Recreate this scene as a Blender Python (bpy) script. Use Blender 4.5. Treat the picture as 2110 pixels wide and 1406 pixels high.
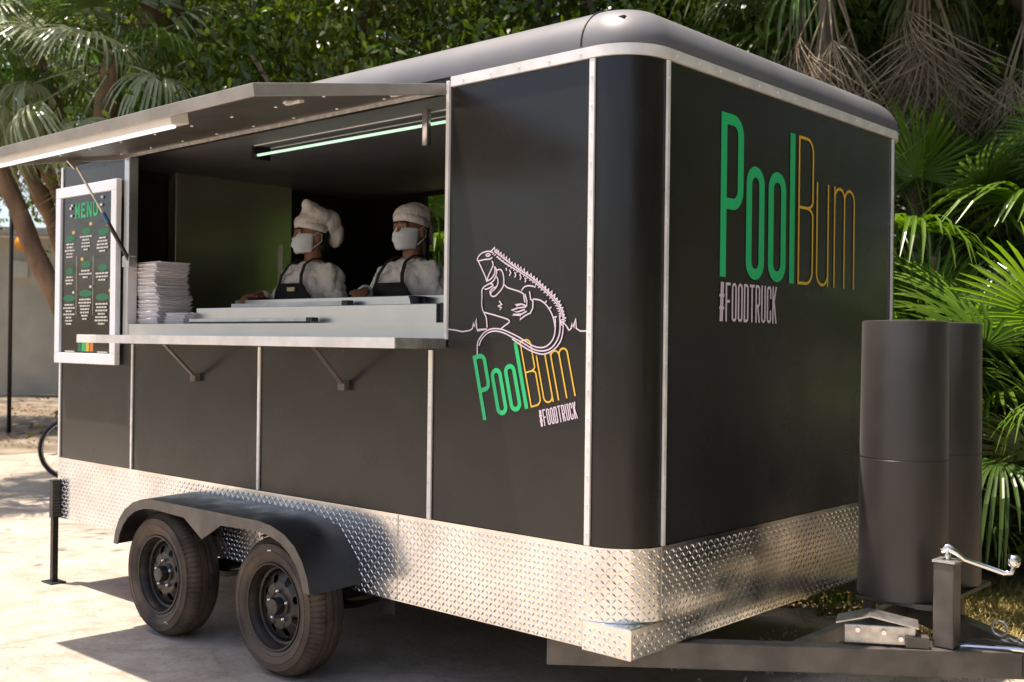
import bpy, bmesh, math, random
import numpy as np
from mathutils import Matrix, Vector

for o in list(bpy.data.objects):
    bpy.data.objects.remove(o, do_unlink=True)
sc = bpy.context.scene
col = sc.collection
R = math.radians

# ------------------------------------------------------------------ camera
YAW, PITCH, ROLL = R(42.044), R(0.081), R(0.701)
cam_data = bpy.data.cameras.new('camera')
cam = bpy.data.objects.new('camera', cam_data); col.objects.link(cam)
fw = Vector((-math.sin(YAW)*math.cos(PITCH), math.cos(YAW)*math.cos(PITCH), math.sin(PITCH)))
rt = Vector((math.cos(YAW), math.sin(YAW), 0)); up = rt.cross(fw)
rt2 = rt*math.cos(ROLL) + up*math.sin(ROLL); up2 = up*math.cos(ROLL) - rt*math.sin(ROLL)
cam.matrix_world = Matrix(((rt2.x, up2.x, -fw.x, 2.409), (rt2.y, up2.y, -fw.y, -3.349), (rt2.z, up2.z, -fw.z, 1.590), (0, 0, 0, 1)))
cam_data.sensor_width = 36; cam_data.lens = 38.64
cam_data.clip_start = 0.05; cam_data.clip_end = 400
cam_data.dof.use_dof = True; cam_data.dof.focus_distance = 4.9; cam_data.dof.aperture_fstop = 3.2
sc.camera = cam

# ------------------------------------------------------------------ light
SUN = Vector((0.58, 0.32, -2.48)).normalized()          # direction the light travels
elev = math.asin(-SUN.z)
az = math.atan2(-SUN.x, -SUN.y)                          # compass bearing of the sun from +Y towards +X
world = bpy.data.worlds.new('World'); sc.world = world; world.use_nodes = True
wn = world.node_tree.nodes; wl = world.node_tree.links; wn.clear()
sky = wn.new('ShaderNodeTexSky'); sky.sky_type = 'NISHITA'; sky.sun_disc = False
sky.sun_elevation = elev; sky.sun_rotation = az; sky.altitude = 10; sky.air_density = 1.0; sky.dust_density = 2.5; sky.ozone_density = 1.0
bg = wn.new('ShaderNodeBackground'); bg.inputs['Strength'].default_value = 0.135
wo = wn.new('ShaderNodeOutputWorld')
wl.new(sky.outputs[0], bg.inputs[0]); wl.new(bg.outputs[0], wo.inputs[0])
sd = bpy.data.lights.new('sun', 'SUN'); sd.energy = 4.6; sd.angle = R(0.53); sd.color = (1.0, 0.93, 0.83)
sun = bpy.data.objects.new('sun', sd); col.objects.link(sun)
sun.location = (-4, -4, 20); sun.rotation_euler = SUN.to_track_quat('-Z', 'Y').to_euler()
sc.view_settings.view_transform = 'Standard'; sc.view_settings.look = 'None'
sc.view_settings.use_white_balance = True; sc.view_settings.white_balance_temperature = 6950; sc.view_settings.white_balance_tint = 14
sc.view_settings.exposure = 0.86; sc.view_settings.gamma = 1.0; sc.view_settings.use_curve_mapping = False

# ------------------------------------------------------------------ materials
MATS = {}
def mat(name, color, rough=0.5, metal=0.0, spec=0.5, var=0.0, vscale=6.0, color2=None, bump=0.0, bscale=40.0,
        stretch=None, rvar=0.0, rscale=8.0, transl=0.0, coat=0.0, emit=None, detail=6.0, obj_random=0.0, sheen=0.0):
    m = bpy.data.materials.new(name); m.use_nodes = True
    nt = m.node_tree; n = nt.nodes; l = nt.links
    b = n['Principled BSDF']
    b.inputs['Base Color'].default_value = (*color, 1); b.inputs['Roughness'].default_value = rough
    b.inputs['Metallic'].default_value = metal; b.inputs['Specular IOR Level'].default_value = spec
    b.inputs['Coat Weight'].default_value = coat
    if sheen:                                              # dusty-looking sheen, added so grazing sun shows up on the paint
        b.inputs['Sheen Weight'].default_value = sheen; b.inputs['Sheen Roughness'].default_value = .45; b.inputs['Sheen Tint'].default_value = (.80, .76, .72, 1)
    tc = n.new('ShaderNodeTexCoord'); vec = tc.outputs['Object']
    if stretch:
        mp = n.new('ShaderNodeMapping'); mp.inputs['Scale'].default_value = stretch
        l.new(vec, mp.inputs[0]); vec = mp.outputs[0]
    colout = None
    if var or color2:
        t = n.new('ShaderNodeTexNoise'); t.inputs['Scale'].default_value = vscale; t.inputs['Detail'].default_value = detail
        l.new(vec, t.inputs['Vector'])
        r = n.new('ShaderNodeValToRGB'); e = r.color_ramp.elements
        c1 = color; c2 = color2 or tuple(min(1, c*(1+var)) for c in color)
        if not color2: c1 = tuple(c*(1-var) for c in color)
        e[0].position = 0.35; e[0].color = (*c1, 1); e[1].position = 0.65; e[1].color = (*c2, 1)
        l.new(t.outputs['Fac'], r.inputs[0]); colout = r.outputs[0]
    if obj_random:
        oi = n.new('ShaderNodeObjectInfo'); hs = n.new('ShaderNodeHueSaturation')
        mr = n.new('ShaderNodeMapRange'); mr.inputs['To Min'].default_value = 1-obj_random; mr.inputs['To Max'].default_value = 1+obj_random
        l.new(oi.outputs['Random'], mr.inputs[0]); l.new(mr.outputs[0], hs.inputs['Value'])
        if colout: l.new(colout, hs.inputs['Color'])
        else: hs.inputs['Color'].default_value = (*color, 1)
        colout = hs.outputs[0]
    if colout: l.new(colout, b.inputs['Base Color'])
    if rvar:
        t2 = n.new('ShaderNodeTexNoise'); t2.inputs['Scale'].default_value = rscale; t2.inputs['Detail'].default_value = 5
        l.new(vec, t2.inputs['Vector'])
        mr = n.new('ShaderNodeMapRange'); mr.inputs['From Min'].default_value = 0.3; mr.inputs['From Max'].default_value = 0.7
        mr.inputs['To Min'].default_value = max(0.02, rough-rvar); mr.inputs['To Max'].default_value = min(1, rough+rvar)
        l.new(t2.outputs['Fac'], mr.inputs[0]); l.new(mr.outputs[0], b.inputs['Roughness'])
    if bump:
        t3 = n.new('ShaderNodeTexNoise'); t3.inputs['Scale'].default_value = bscale; t3.inputs['Detail'].default_value = 4
        l.new(vec, t3.inputs['Vector'])
        bp = n.new('ShaderNodeBump'); bp.inputs['Strength'].default_value = bump; bp.inputs['Distance'].default_value = 0.02
        l.new(t3.outputs['Fac'], bp.inputs['Height']); l.new(bp.outputs[0], b.inputs['Normal'])
    if transl:
        tr = n.new('ShaderNodeBsdfTranslucent'); mx = n.new('ShaderNodeMixShader'); mx.inputs[0].default_value = transl
        if colout:
            br = n.new('ShaderNodeHueSaturation'); br.inputs['Value'].default_value = 1.6; br.inputs['Saturation'].default_value = 1.1
            l.new(colout, br.inputs['Color']); l.new(br.outputs[0], tr.inputs[0])
        else: tr.inputs[0].default_value = (*[min(1, c*1.6) for c in color], 1)
        out = n['Material Output']; l.new(b.outputs[0], mx.inputs[1]); l.new(tr.outputs[0], mx.inputs[2]); l.new(mx.outputs[0], out.inputs[0])
    if emit:
        b.inputs['Emission Color'].default_value = (*emit[0], 1); b.inputs['Emission Strength'].default_value = emit[1]
    MATS[name] = m
    return m
mat('black_paint', (.0105, .0095, .0088), .24, spec=.5, rvar=.07, rscale=3.5, var=.22, vscale=2.2, bump=.05, bscale=1.6, sheen=.12)
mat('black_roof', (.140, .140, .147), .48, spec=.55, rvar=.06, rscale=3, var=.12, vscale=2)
mat('black_metal', (.016, .0148, .0138), .34, spec=.5, rvar=.10, rscale=9, var=.25, vscale=12)
mat('frame_paint', (.090, .079, .069), .36, spec=.5, rvar=.1, rscale=12, var=.3, vscale=9)
mat('dark_inside', (.012, .0085, .007), .55, var=.2, vscale=3)
mat('inside_grey', (.020, .019, .015), .42, var=.15, vscale=3, rvar=.08)
mat('fridge_steel', (.62, .60, .54), .24, metal=.8, rvar=.03, rscale=3, var=.04, vscale=3)
mat('aluminium', (.86, .83, .79), .42, metal=.22, rvar=.10, rscale=14, var=.10, vscale=9)
mat('tread_plate', (.84, .82, .79), .21, metal=1, rvar=.06, rscale=6, var=.10, vscale=4, bump=.05, bscale=9)
mat('stainless', (.70, .69, .69), .30, metal=.92, rvar=.015, rscale=5, var=.03, vscale=6)
mat('awning_under', (.125, .115, .105), .40, metal=.5, rvar=.08, rscale=3, var=.10, vscale=2.5)
mat('awning_edge', (.40, .37, .33), .42, metal=.45, var=.12, vscale=7)
mat('white_plastic', (.80, .80, .79), .35, var=.03, vscale=8)
mat('diffuser', (.86, .86, .85), .25, emit=((.92, .96, 1.0), .5))
mat('tube_lit', (.8, .9, .85), .3, emit=((.50, 1.0, .74), .42))
mat('rubber', (.030, .024, .019), .70, color2=(.115, .080, .055), vscale=5, bump=.25, bscale=160, rvar=.12)
mat('rim_steel', (.026, .022, .019), .36, metal=.2, var=.35, vscale=22, rvar=.1)
mat('chrome', (.78, .76, .74), .13, metal=1, rvar=.05, rscale=20)
mat('galvanised', (.55, .53, .50), .40, metal=.9, var=.18, vscale=30, rvar=.1)
mat('vinyl_green', (.006, .56, .19), .45)
mat('vinyl_yellow', (.85, .52, .05), .45)
mat('vinyl_pink', (.74, .62, .72), .5)
mat('vinyl_white', (.70, .68, .67), .5)
mat('menu_black', (.020, .012, .010), .16, spec=.5, coat=.3, var=.3, vscale=4)
mat('menu_green', (.012, .42, .14), .4); mat('menu_dark_green', (.010, .135, .055), .4)
mat('menu_yellow', (.60, .40, .06), .4); mat('menu_orange', (.55, .19, .03), .4); mat('menu_text', (.62, .60, .56), .4)
mat('frame_white', (.78, .80, .84), .38, var=.03, vscale=8)
mat('box_white', (.76, .73, .74), .62, var=.04, vscale=14)
mat('cloth_white', (.74, .70, .67), .85, var=.06, vscale=10, bump=.8, bscale=13, stretch=(1.6, 1.6, .7))
mat('cloth_black', (.010, .009, .009), .8, var=.2, vscale=20)
mat('mask_cloth', (.70, .75, .79), .8, var=.04, vscale=20)
mat('skin', (.26, .120, .068), .5, var=.10, vscale=18)
mat('hair_dark', (.010, .007, .006), .55); mat('eye_white', (.55, .52, .48), .3); mat('eye_dark', (.01, .007, .005), .2)
mat('tag_gold', (.62, .55, .32), .4)
mat('cover_paint', (.036, .033, .031), .38, sheen=.14, spec=.5, rvar=.06, rscale=6, var=.12, vscale=3)
mat('black_plastic', (.012, .011, .011), .4)
mat('blue_tape', (.03, .14, .28), .4)
mat('food_red', (.35, .06, .02), .5)
mat('orange_glass', (.80, .30, .035), .35)
mat('pan_bounce_brown', (.36, .23, .13), .8, var=.2, vscale=4)  # invented brown for the floor pan, to bounce light under the trailer
mat('pale_render', (.52, .48, .42), .9, var=.12, vscale=1.2, bump=.2, bscale=6)
mat('tin_roof', (.45, .45, .44), .5, var=.1)
mat('bark_brown', (.13, .075, .042), .9, color2=(.24, .145, .085), vscale=7, bump=.8, bscale=22, stretch=(1, 1, .35))
mat('bark_grey', (.085, .065, .048), .9, color2=(.20, .16, .12), vscale=6, bump=.8, bscale=20, stretch=(1, 1, .3))
mat('leaf_deep', (.024, .050, .008), .30, color2=(.105, .165, .020), vscale=1.3, transl=.36, obj_random=.25)
mat('leaf_mid', (.060, .112, .012), .30, color2=(.200, .270, .026), vscale=1.7, transl=.45, obj_random=.25)
mat('leaf_olive', (.050, .060, .011), .34, color2=(.200, .200, .032), vscale=1.5, transl=.40, obj_random=.2)
mat('palm_green', (.045, .100, .018), .30, color2=(.120, .205, .042), vscale=2.5, transl=.33, obj_random=.25)
mat('palm_lime', (.090, .190, .018), .33, color2=(.160, .270, .035), vscale=2.5, transl=.40, obj_random=.2)
mat('palm_silver', (.19, .24, .12), .28, color2=(.36, .40, .26), vscale=3, transl=.30, obj_random=.15)
mat('dry_frond', (.20, .150, .095), .8, color2=(.42, .34, .24), vscale=4, transl=.2, obj_random=.25)
mat('litter', (.17, .085, .040), .8, color2=(.33, .20, .10), vscale=30, obj_random=.1)
mat('straw', (.30, .24, .085), .8, color2=(.42, .34, .14), vscale=9, transl=.2)
mat('pebble', (.24, .20, .16), .85, color2=(.45, .40, .34), vscale=30)
M = MATS

def ground_mat():
    m = bpy.data.materials.new('concrete'); m.use_nodes = True
    nt = m.node_tree; n = nt.nodes; l = nt.links; b = n['Principled BSDF']; b.inputs['Roughness'].default_value = .88
    tc = n.new('ShaderNodeTexCoord')
    def noise(s, d=6, rough=.6):
        t = n.new('ShaderNodeTexNoise'); t.inputs['Scale'].default_value = s; t.inputs['Detail'].default_value = d; t.inputs['Roughness'].default_value = rough
        l.new(tc.outputs['Object'], t.inputs['Vector']); return t.outputs['Fac']
    def ramp(f, a, b_, ca, cb):
        r = n.new('ShaderNodeValToRGB'); e = r.color_ramp.elements
        e[0].position = a; e[0].color = (*ca, 1); e[1].position = b_; e[1].color = (*cb, 1); l.new(f, r.inputs[0]); return r.outputs[0]
    def mul(a, b_, f=1.0):
        x = n.new('ShaderNodeMix'); x.data_type = 'RGBA'; x.blend_type = 'MULTIPLY'; x.inputs[0].default_value = f
        l.new(a, x.inputs[6]); l.new(b_, x.inputs[7]); return x.outputs[2]
    c = ramp(noise(.9, 8), .3, .7, (.36, .31, .255), (.53, .48, .42))
    c = mul(c, ramp(noise(5, 10, .7), .36, .60, (.74, .69, .64), (1, 1, 1)))
    c = mul(c, ramp(noise(38, 6, .7), .30, .46, (.55, .48, .42), (1, 1, 1)), .8)
    v = n.new('ShaderNodeTexVoronoi'); v.inputs['Scale'].default_value = 9; v.inputs['Randomness'].default_value = 1; l.new(tc.outputs['Object'], v.inputs['Vector'])
    c = mul(c, ramp(v.outputs['Distance'], .035, .06, (.30, .24, .18), (1, 1, 1)), .35)
    # hairline cracks: warped cell borders, broken up by noise
    wv = n.new('ShaderNodeTexNoise'); wv.inputs['Scale'].default_value = 1.5; l.new(tc.outputs['Object'], wv.inputs['Vector'])
    ad = n.new('ShaderNodeMix'); ad.data_type = 'VECTOR'; ad.inputs[0].default_value = .22; l.new(tc.outputs['Object'], ad.inputs[4]); l.new(wv.outputs['Color'], ad.inputs[5])
    v2 = n.new('ShaderNodeTexVoronoi'); v2.feature = 'DISTANCE_TO_EDGE'; v2.inputs['Scale'].default_value = .55; l.new(ad.outputs[1], v2.inputs['Vector'])
    c = mul(c, ramp(v2.outputs['Distance'], .002, .006, (.45, .38, .32), (1, 1, 1)), .22)
    l.new(c, b.inputs['Base Color'])
    bp = n.new('ShaderNodeBump'); bp.inputs['Strength'].default_value = .5; bp.inputs['Distance'].default_value = .012
    l.new(noise(22, 8, .7), bp.inputs['Height']); l.new(bp.outputs[0], b.inputs['Normal'])
    M['concrete'] = m
ground_mat()
mat('soil', (.10, .078, .050), .95, color2=(.30, .25, .185), vscale=1.1, bump=.6, bscale=14, detail=10)

# ------------------------------------------------------------------ helpers
class G:
    """collects faces for one mesh"""
    def __init__(s): s.v = []; s.f = []
    def add(s, vs, fs):
        b = len(s.v); s.v += [tuple(map(float, q)) for q in vs]; s.f += [tuple(b+i for i in f) for f in fs]; return s
    def box(s, x0, x1, y0, y1, z0, z1):
        return s.add([(x0,y0,z0),(x1,y0,z0),(x1,y1,z0),(x0,y1,z0),(x0,y0,z1),(x1,y0,z1),(x1,y1,z1),(x0,y1,z1)],
                     [(3,2,1,0),(4,5,6,7),(0,1,5,4),(1,2,6,5),(2,3,7,6),(3,0,4,7)])
    def bar(s, a, b, w, h, upv=(0,0,1)):
        """rectangular bar from a to b, w across and h along upv"""
        a = Vector(a); b = Vector(b); d = (b-a).normalized(); sd_ = d.cross(Vector(upv)).normalized(); u = sd_.cross(d).normalized()
        q = [a+sd_*(i*w/2)+u*(j*h/2) for i, j in ((-1,-1),(1,-1),(1,1),(-1,1))] + [b+sd_*(i*w/2)+u*(j*h/2) for i, j in ((-1,-1),(1,-1),(1,1),(-1,1))]
        return s.add(q, [(0,1,2,3),(7,6,5,4),(0,4,5,1),(1,5,6,2),(2,6,7,3),(3,7,4,0)])
    def tube(s, pts, rad, n=10, caps=True):
        pts = [Vector(p) for p in pts]; k = len(pts)
        if not hasattr(rad, '__len__'): rad = [rad]*k
        vs = []; ref = None
        for i, p in enumerate(pts):
            d = (pts[min(i+1, k-1)]-pts[max(i-1, 0)]).normalized()
            if ref is None: ref = Vector((0,0,1)) if abs(d.z) < .9 else Vector((1,0,0))
            x = d.cross(ref).normalized(); y = x.cross(d).normalized(); ref = y
            for j in range(n):
                a = 2*math.pi*j/n; vs.append(p+(x*math.cos(a)+y*math.sin(a))*rad[i])
        fs = [(i*n+j, i*n+(j+1) % n, (i+1)*n+(j+1) % n, (i+1)*n+j) for i in range(k-1) for j in range(n)]
        if caps: fs += [tuple(reversed(range(n))), tuple(range((k-1)*n, k*n))]
        return s.add(vs, fs)
    def lathe(s, prof, axis, c, n=48, closed=False, zig=None):
        """prof = (radius, along axis); axis 'y' or 'z'; zig(i_profile, j) -> radius offset"""
        vs = []
        for i, (r, h) in enumerate(prof):
            for j in range(n):
                a = 2*math.pi*j/n; rr = r+(zig(i, j) if zig else 0)
                if axis == 'z': vs.append((c[0]+rr*math.cos(a), c[1]+rr*math.sin(a), c[2]+h))
                elif axis == 'y': vs.append((c[0]+rr*math.cos(a), c[1]+h, c[2]+rr*math.sin(a)))
                else: vs.append((c[0]+h, c[1]+rr*math.cos(a), c[2]+rr*math.sin(a)))
        k = len(prof); fs = []
        for i in range(k if closed else k-1):
            for j in range(n): fs.append((i*n+j, i*n+(j+1) % n, ((i+1) % k)*n+(j+1) % n, ((i+1) % k)*n+j))
        return s.add(vs, fs)
    def ball(s, c, r, nu=16, nv=10):
        if not hasattr(r, '__len__'): r = (r, r, r)
        vs = [(c[0], c[1], c[2]-r[2])]
        for i in range(1, nv):
            t = math.pi*i/nv
            for j in range(nu):
                a = 2*math.pi*j/nu; vs.append((c[0]+r[0]*math.sin(t)*math.cos(a), c[1]+r[1]*math.sin(t)*math.sin(a), c[2]-r[2]*math.cos(t)))
        vs.append((c[0], c[1], c[2]+r[2])); L = len(vs)-1
        fs = [(0, 1+(j+1) % nu, 1+j) for j in range(nu)]
        for i in range(nv-2):
            for j in range(nu): a = 1+i*nu; fs.append((a+j, a+(j+1) % nu, a+nu+(j+1) % nu, a+nu+j))
        a = 1+(nv-2)*nu; fs += [(a+j, a+(j+1) % nu, L) for j in range(nu)]
        return s.add(vs, fs)
    def limb(s, joints, n=14):
        """overlapping capsules through (point, radius) joints, for a later remesh"""
        for (p, r) in joints: s.ball(p, r, n, 8)
        for (p, r), (q, t) in zip(joints, joints[1:]): s.tube([p, q], [r, t], n)
        return s
    def prism(s, poly, f0, f1):
        """poly = 2D points; f0, f1 map a 2D point to the two 3D faces"""
        k = len(poly); vs = [f0(*p) for p in poly]+[f1(*p) for p in poly]
        return s.add(vs, [tuple(range(k)), tuple(reversed(range(k, 2*k)))]+[((i+1) % k, i, k+i, k+(i+1) % k) for i in range(k)])
    def shift(s, x, y, z): s.v = [(a+x, b+y, c+z) for a, b, c in s.v]; return s
    def mesh(s, name, m, smooth=False):
        me = bpy.data.meshes.new(name); me.from_pydata(s.v, [], s.f); me.update()
        if m: me.materials.append(M[m] if isinstance(m, str) else m)
        if smooth:
            me.polygons.foreach_set('use_smooth', [True]*len(me.polygons))
            if smooth != True: me.set_sharp_from_angle(angle=R(smooth))
        return me
    def obj(s, name, m, parent=None, smooth=False, bevel=0, fix=True):
        me = s.mesh(name, m, smooth)
        if fix:
            bm = bmesh.new(); bm.from_mesh(me); bmesh.ops.recalc_face_normals(bm, faces=bm.faces); bm.to_mesh(me); bm.free()
        o = bpy.data.objects.new(name, me); link(o, parent)
        if bevel:
            b = o.modifiers.new('bevel', 'BEVEL'); b.width = bevel; b.segments = 2; b.limit_method = 'ANGLE'; b.angle_limit = R(40)
        return o
ORIGIN = {}
def link(o, parent=None):
    col.objects.link(o)
    if parent is not None:
        o.parent = parent
        # meshes are written in world metres: undo the root's own placement
        root = parent
        while root.parent: root = root.parent
        if parent is root and root.name in ORIGIN: o.matrix_parent_inverse = ORIGIN[root.name]
def thing(name, loc, label, cat, group=None):
    o = bpy.data.objects.new(name, None); col.objects.link(o); o.location = loc; o.empty_display_size = .2
    ORIGIN[o.name] = Matrix.Translation(loc).inverted()
    return tag(o, label, cat, group)
def tag(o, label, cat, group=None):
    o['label'] = label; o['category'] = cat
    if group: o['group'] = group
    return o
def base_at(o, loc):
    """move a one-mesh thing's origin to its base"""
    o.data.transform(Matrix.Translation(loc).inverted()); o.location = loc; return o
def kind(o, k): o['kind'] = k; return o
def inst(name, me, parent, loc=(0,0,0), rot=(0,0,0), scale=1.0):
    o = bpy.data.objects.new(name, me); col.objects.link(o); o.parent = parent
    o.location = loc; o.rotation_euler = rot; o.scale = (scale,)*3 if not hasattr(scale, '__len__') else scale
    return o

# ------------------------------------------------------------------ ground
g = G(); g.add([(-160,-160,-.03),(160,-160,-.03),(160,160,-.03),(-160,160,-.03)], [(0,1,2,3)])
kind(g.obj('ground', 'soil', fix=False), 'structure')
rnd = random.Random(3)
g = G(); N = 120; pts = []
edge = [(-12.5, -14), (9, -14), (9, -4.2), (3.2, -1.6), (2.0, .6), (1.2, 2.35), (-1.5, 3.0), (-5, 3.1), (-9, 3.4), (-12.5, 3.6)]
for (a, b) in zip(edge, edge[1:]+edge[:1]):
    k = 40
    for i in range(k):
        t = i/k; w = .10*(math.sin(i*1.7+a[0])+rnd.uniform(-.6, .6))
        d = Vector((b[0]-a[0], b[1]-a[1])).normalized(); pts.append((a[0]+(b[0]-a[0])*t-d.y*w, a[1]+(b[1]-a[1])*t+d.x*w))
k = len(pts); g.add([(x, y, 0) for x, y in pts]+[(x, y, -.05) for x, y in pts], [tuple(range(k))]+[(i, k+i, k+(i+1) % k, (i+1) % k) for i in range(k)])
kind(g.obj('concrete_pavement', 'concrete'), 'structure')

# ------------------------------------------------------------------ food trailer
L, W, RC = 4.572, 2.507, .194                 # length, width, corner radius
ZB, ZS, ZT = .419, .810, 2.700                # skirt foot, skirt top, top trim
XL, XR = -3.733, -.995                        # serving opening
T = thing('food_trailer', (-2.3, 1.25, 0), 'matte black food trailer with raised awning, chequer-plate skirt and green and yellow lettering', 'food trailer')
def P(g_, name, m, parent=None, **k): return g_.obj(name, m, parent or T, **k)

# wall panels (each sheet is a part)
def sheet(x0, x1, z0, z1): return G().box(x0, x1, .001, .045, z0, z1)
wall_parts = []
for (x0, x1, z0, z1) in ((-4.557, -3.654, ZS+.002, 2.69), (-3.636, -2.371, ZS+.002, 1.60), (-2.353, -1.094, ZS+.002, 1.60), (-1.076, -.218, ZS+.002, 2.69)):
    if x0 == -4.557:
        g = G().prism([(-4.557, z0), (-3.654, z0), (-3.654, 1.60), (-3.758, 1.60), (-3.758, z1), (-4.557, z1)], lambda x, z: (x, .001, z), lambda x, z: (x, .045, z))
    elif x1 == -.218:
        g = G().prism([(-1.076, z0), (-.218, z0), (-.218, z1), (-.984, z1), (-.984, 1.60), (-1.076, 1.60)], lambda x, z: (x, .001, z), lambda x, z: (x, .045, z))
    else: g = sheet(x0, x1, z0, z1)
    P(g, 'wall_panel', 'black_paint')
P(G().box(0-.044, -.001, RC+.012, W-RC-.012, ZS+.002, 2.69), 'wall_panel', 'black_paint')
# rounded corner columns
def arc(cx, cy, r, a0, a1, n=14): return [(cx+r*math.cos(a0+(a1-a0)*i/n), cy+r*math.sin(a0+(a1-a0)*i/n)) for i in range(n+1)]
def curved(pts_, z0, z1, t=.03, inward=None):
    g = G(); k = len(pts_); q = []
    for i, (x, y) in enumerate(pts_):
        a = pts_[max(i-1, 0)]; b = pts_[min(i+1, k-1)]; d = Vector((b[0]-a[0], b[1]-a[1])).normalized(); q.append((x-d.y*t, y+d.x*t))
    vs = [(x, y, z0) for x, y in pts_]+[(x, y, z1) for x, y in pts_]+[(x, y, z0) for x, y in q]+[(x, y, z1) for x, y in q]
    fs = []
    for i in range(k-1):
        fs += [(i, i+1, k+i+1, k+i), (2*k+i+1, 2*k+i, 3*k+i, 3*k+i+1), (k+i, k+i+1, 3*k+i+1, 3*k+i), (i+1, i, 2*k+i, 2*k+i+1)]
    fs += [(0, k, 3*k, 2*k), (k-1, 2*k+k-1, 3*k+k-1, k+k-1)]
    return g.add(vs, fs)
near_arc = arc(-RC, RC, RC-.001, -math.pi/2, 0); far_arc = arc(-RC, W-RC, RC-.001, 0, math.pi/2)
P(curved(near_arc, ZS+.002, 2.69), 'corner_column', 'black_paint', smooth=40)
P(curved(far_arc, ZS+.002, 2.69), 'corner_column', 'black_paint', smooth=40)
# far wall with a window, rear wall, inner lining
P(G().box(-4.557, -3.76, W-.045, W-.001, ZS, 2.735).box(-2.9, -2.62, W-.045, W-.001, ZS, 2.735).box(-.6, -RC, W-.045, W-.001, ZS, 2.735).box(-2.619, -.601, W-.045, W-.001, ZS, 2.44).box(-2.619, -.601, W-.045, W-.001, 2.60, 2.735).box(-3.759, -2.901, W-.045, W-.001, ZS, 1.55), 'far_wall', 'dark_inside')  # unseen upper slot added to throw a bright band on the fridge
P(G().box(-4.557, -4.513, .046, W-.046, ZS, 2.735), 'rear_wall', 'dark_inside')
P(G().box(-4.512, -.11, W-.062, W-.052, 2.70, 2.828), 'inner_lining', 'dark_inside'); P(G().box(-4.511, -4.50, .062, W-.064, 2.70, 2.828), 'inner_lining', 'dark_inside')
P(G().box(-4.55, -.2, .0455, .049, 2.677, 2.829), 'inner_lining', 'dark_inside')
P(G().box(-4.512, -.10, .05, W-.05, .55, .615), 'floor', 'dark_inside')
P(G().box(-4.512, -.10, .05, W-.05, 2.83, 2.85), 'ceiling', 'dark_inside')
P(G().box(-.105, -.085, .20, W-.06, .62, 2.82), 'inner_lining', 'dark_inside')
P(G().box(-4.51, XL-.03, .047, .06, .62, 2.82).box(XR+.012, -.2, .047, .06, .62, 2.82).box(XL-.028, XR+.01, .047, .06, .62, 1.58), 'inner_lining', 'dark_inside')
# steel fridge against the rear wall
fr = P(G().box(-4.50, -4.40, .72, 1.70, .63, 2.74), 'fridge', 'fridge_steel', bevel=.006)
P(G().box(-4.398, -4.375, 1.60, 1.63, 1.9, 2.3), 'fridge_handle', 'stainless', fr)

# aluminium trims with rivets
def trim(x0, x1, z0, z1, face='s', t=.010):
    g = G()
    if face == 's': g.box(x0, x1, -t, .0, z0, z1)
    else: g.box(0, t, x0, x1, z0, z1)
    return P(g, 'trim_strip', 'aluminium', bevel=.002)
for (x, w, z0, z1) in ((-3.645, .017, ZS, 1.553), (-2.362, .020, ZS, 1.553), (-1.085, .024, ZS, 1.553), (-4.562, .020, ZS, 2.69), (-.205, .026, ZS, 2.69)):
    trim(x-w/2, x+w/2, z0+.002, z1)
for y in (RC+.008, W-RC-.008): trim(y-.010, y+.010, ZS+.002, 2.69, 'f')
g = G()
for z in np.arange(ZS+.05, 2.65, .11):
    for x in (-.205,): g.lathe([(.0045, 0), (.0035, -.0025), (0.0005, -.0035)], 'y', (x, -.0102, z), 8)
    for y in (RC+.008, W-RC-.008): g.lathe([(.0045, 0), (.0035, .0025), (.0005, .0035)], 'x', (.0102, y, z), 8)
for z in np.arange(ZS+.05, 1.5, .11):
    for x in (-3.645, -2.362, -1.085): g.lathe([(.0045, 0), (.0035, -.0025), (0.0005, -.0035)], 'y', (x, -.0102, z), 8)
kind(P(g, 'rivets', 'aluminium', smooth=True), 'stuff')
# top trim band: side, round the corner, front
band = [(-.975, -.012), (-RC, -.012)]+arc(-RC, RC, RC+.012, -math.pi/2, 0)[1:]+[(.012, W-RC)]+arc(-RC, W-RC, RC+.012, 0, math.pi/2)[1:]
P(curved(band, 2.692, 2.735, .02), 'top_trim', 'aluminium', smooth=30)
g = G()
for x in np.arange(-.9, -.2, .16): g.lathe([(.005, 0), (.004, -.003), (.0005, -.004)], 'y', (x, -.0122, 2.713), 8)
for y in np.arange(.25, 2.3, .16): g.lathe([(.005, 0), (.004, .003), (.0005, .004)], 'x', (.0122, y, 2.713), 8)
kind(P(g, 'rivets', 'aluminium', smooth=True), 'stuff')

# roof with a rounded edge
def rrect(o, n=10):
    r = max(.09, RC-o*.5); x0, x1, y0, y1 = -L-.01+o, .01-o, -.01+o, W+.01-o
    q = []
    for cx, cy, a in ((x1-r, y0+r, -math.pi/2), (x1-r, y1-r, 0), (x0+r, y1-r, math.pi/2), (x0+r, y0+r, math.pi)): q += arc(cx, cy, r, a, a+math.pi/2, n)
    return q
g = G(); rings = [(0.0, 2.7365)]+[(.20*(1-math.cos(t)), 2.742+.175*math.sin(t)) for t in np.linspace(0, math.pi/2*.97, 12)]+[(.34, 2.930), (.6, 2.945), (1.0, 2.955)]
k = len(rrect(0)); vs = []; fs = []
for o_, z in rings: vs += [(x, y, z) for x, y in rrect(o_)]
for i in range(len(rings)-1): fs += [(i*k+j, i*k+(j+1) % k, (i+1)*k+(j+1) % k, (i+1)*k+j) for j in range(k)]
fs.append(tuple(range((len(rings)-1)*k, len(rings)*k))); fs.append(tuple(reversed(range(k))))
g.add(vs, fs); roof = P(g, 'roof', 'black_roof', smooth=50)
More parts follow.
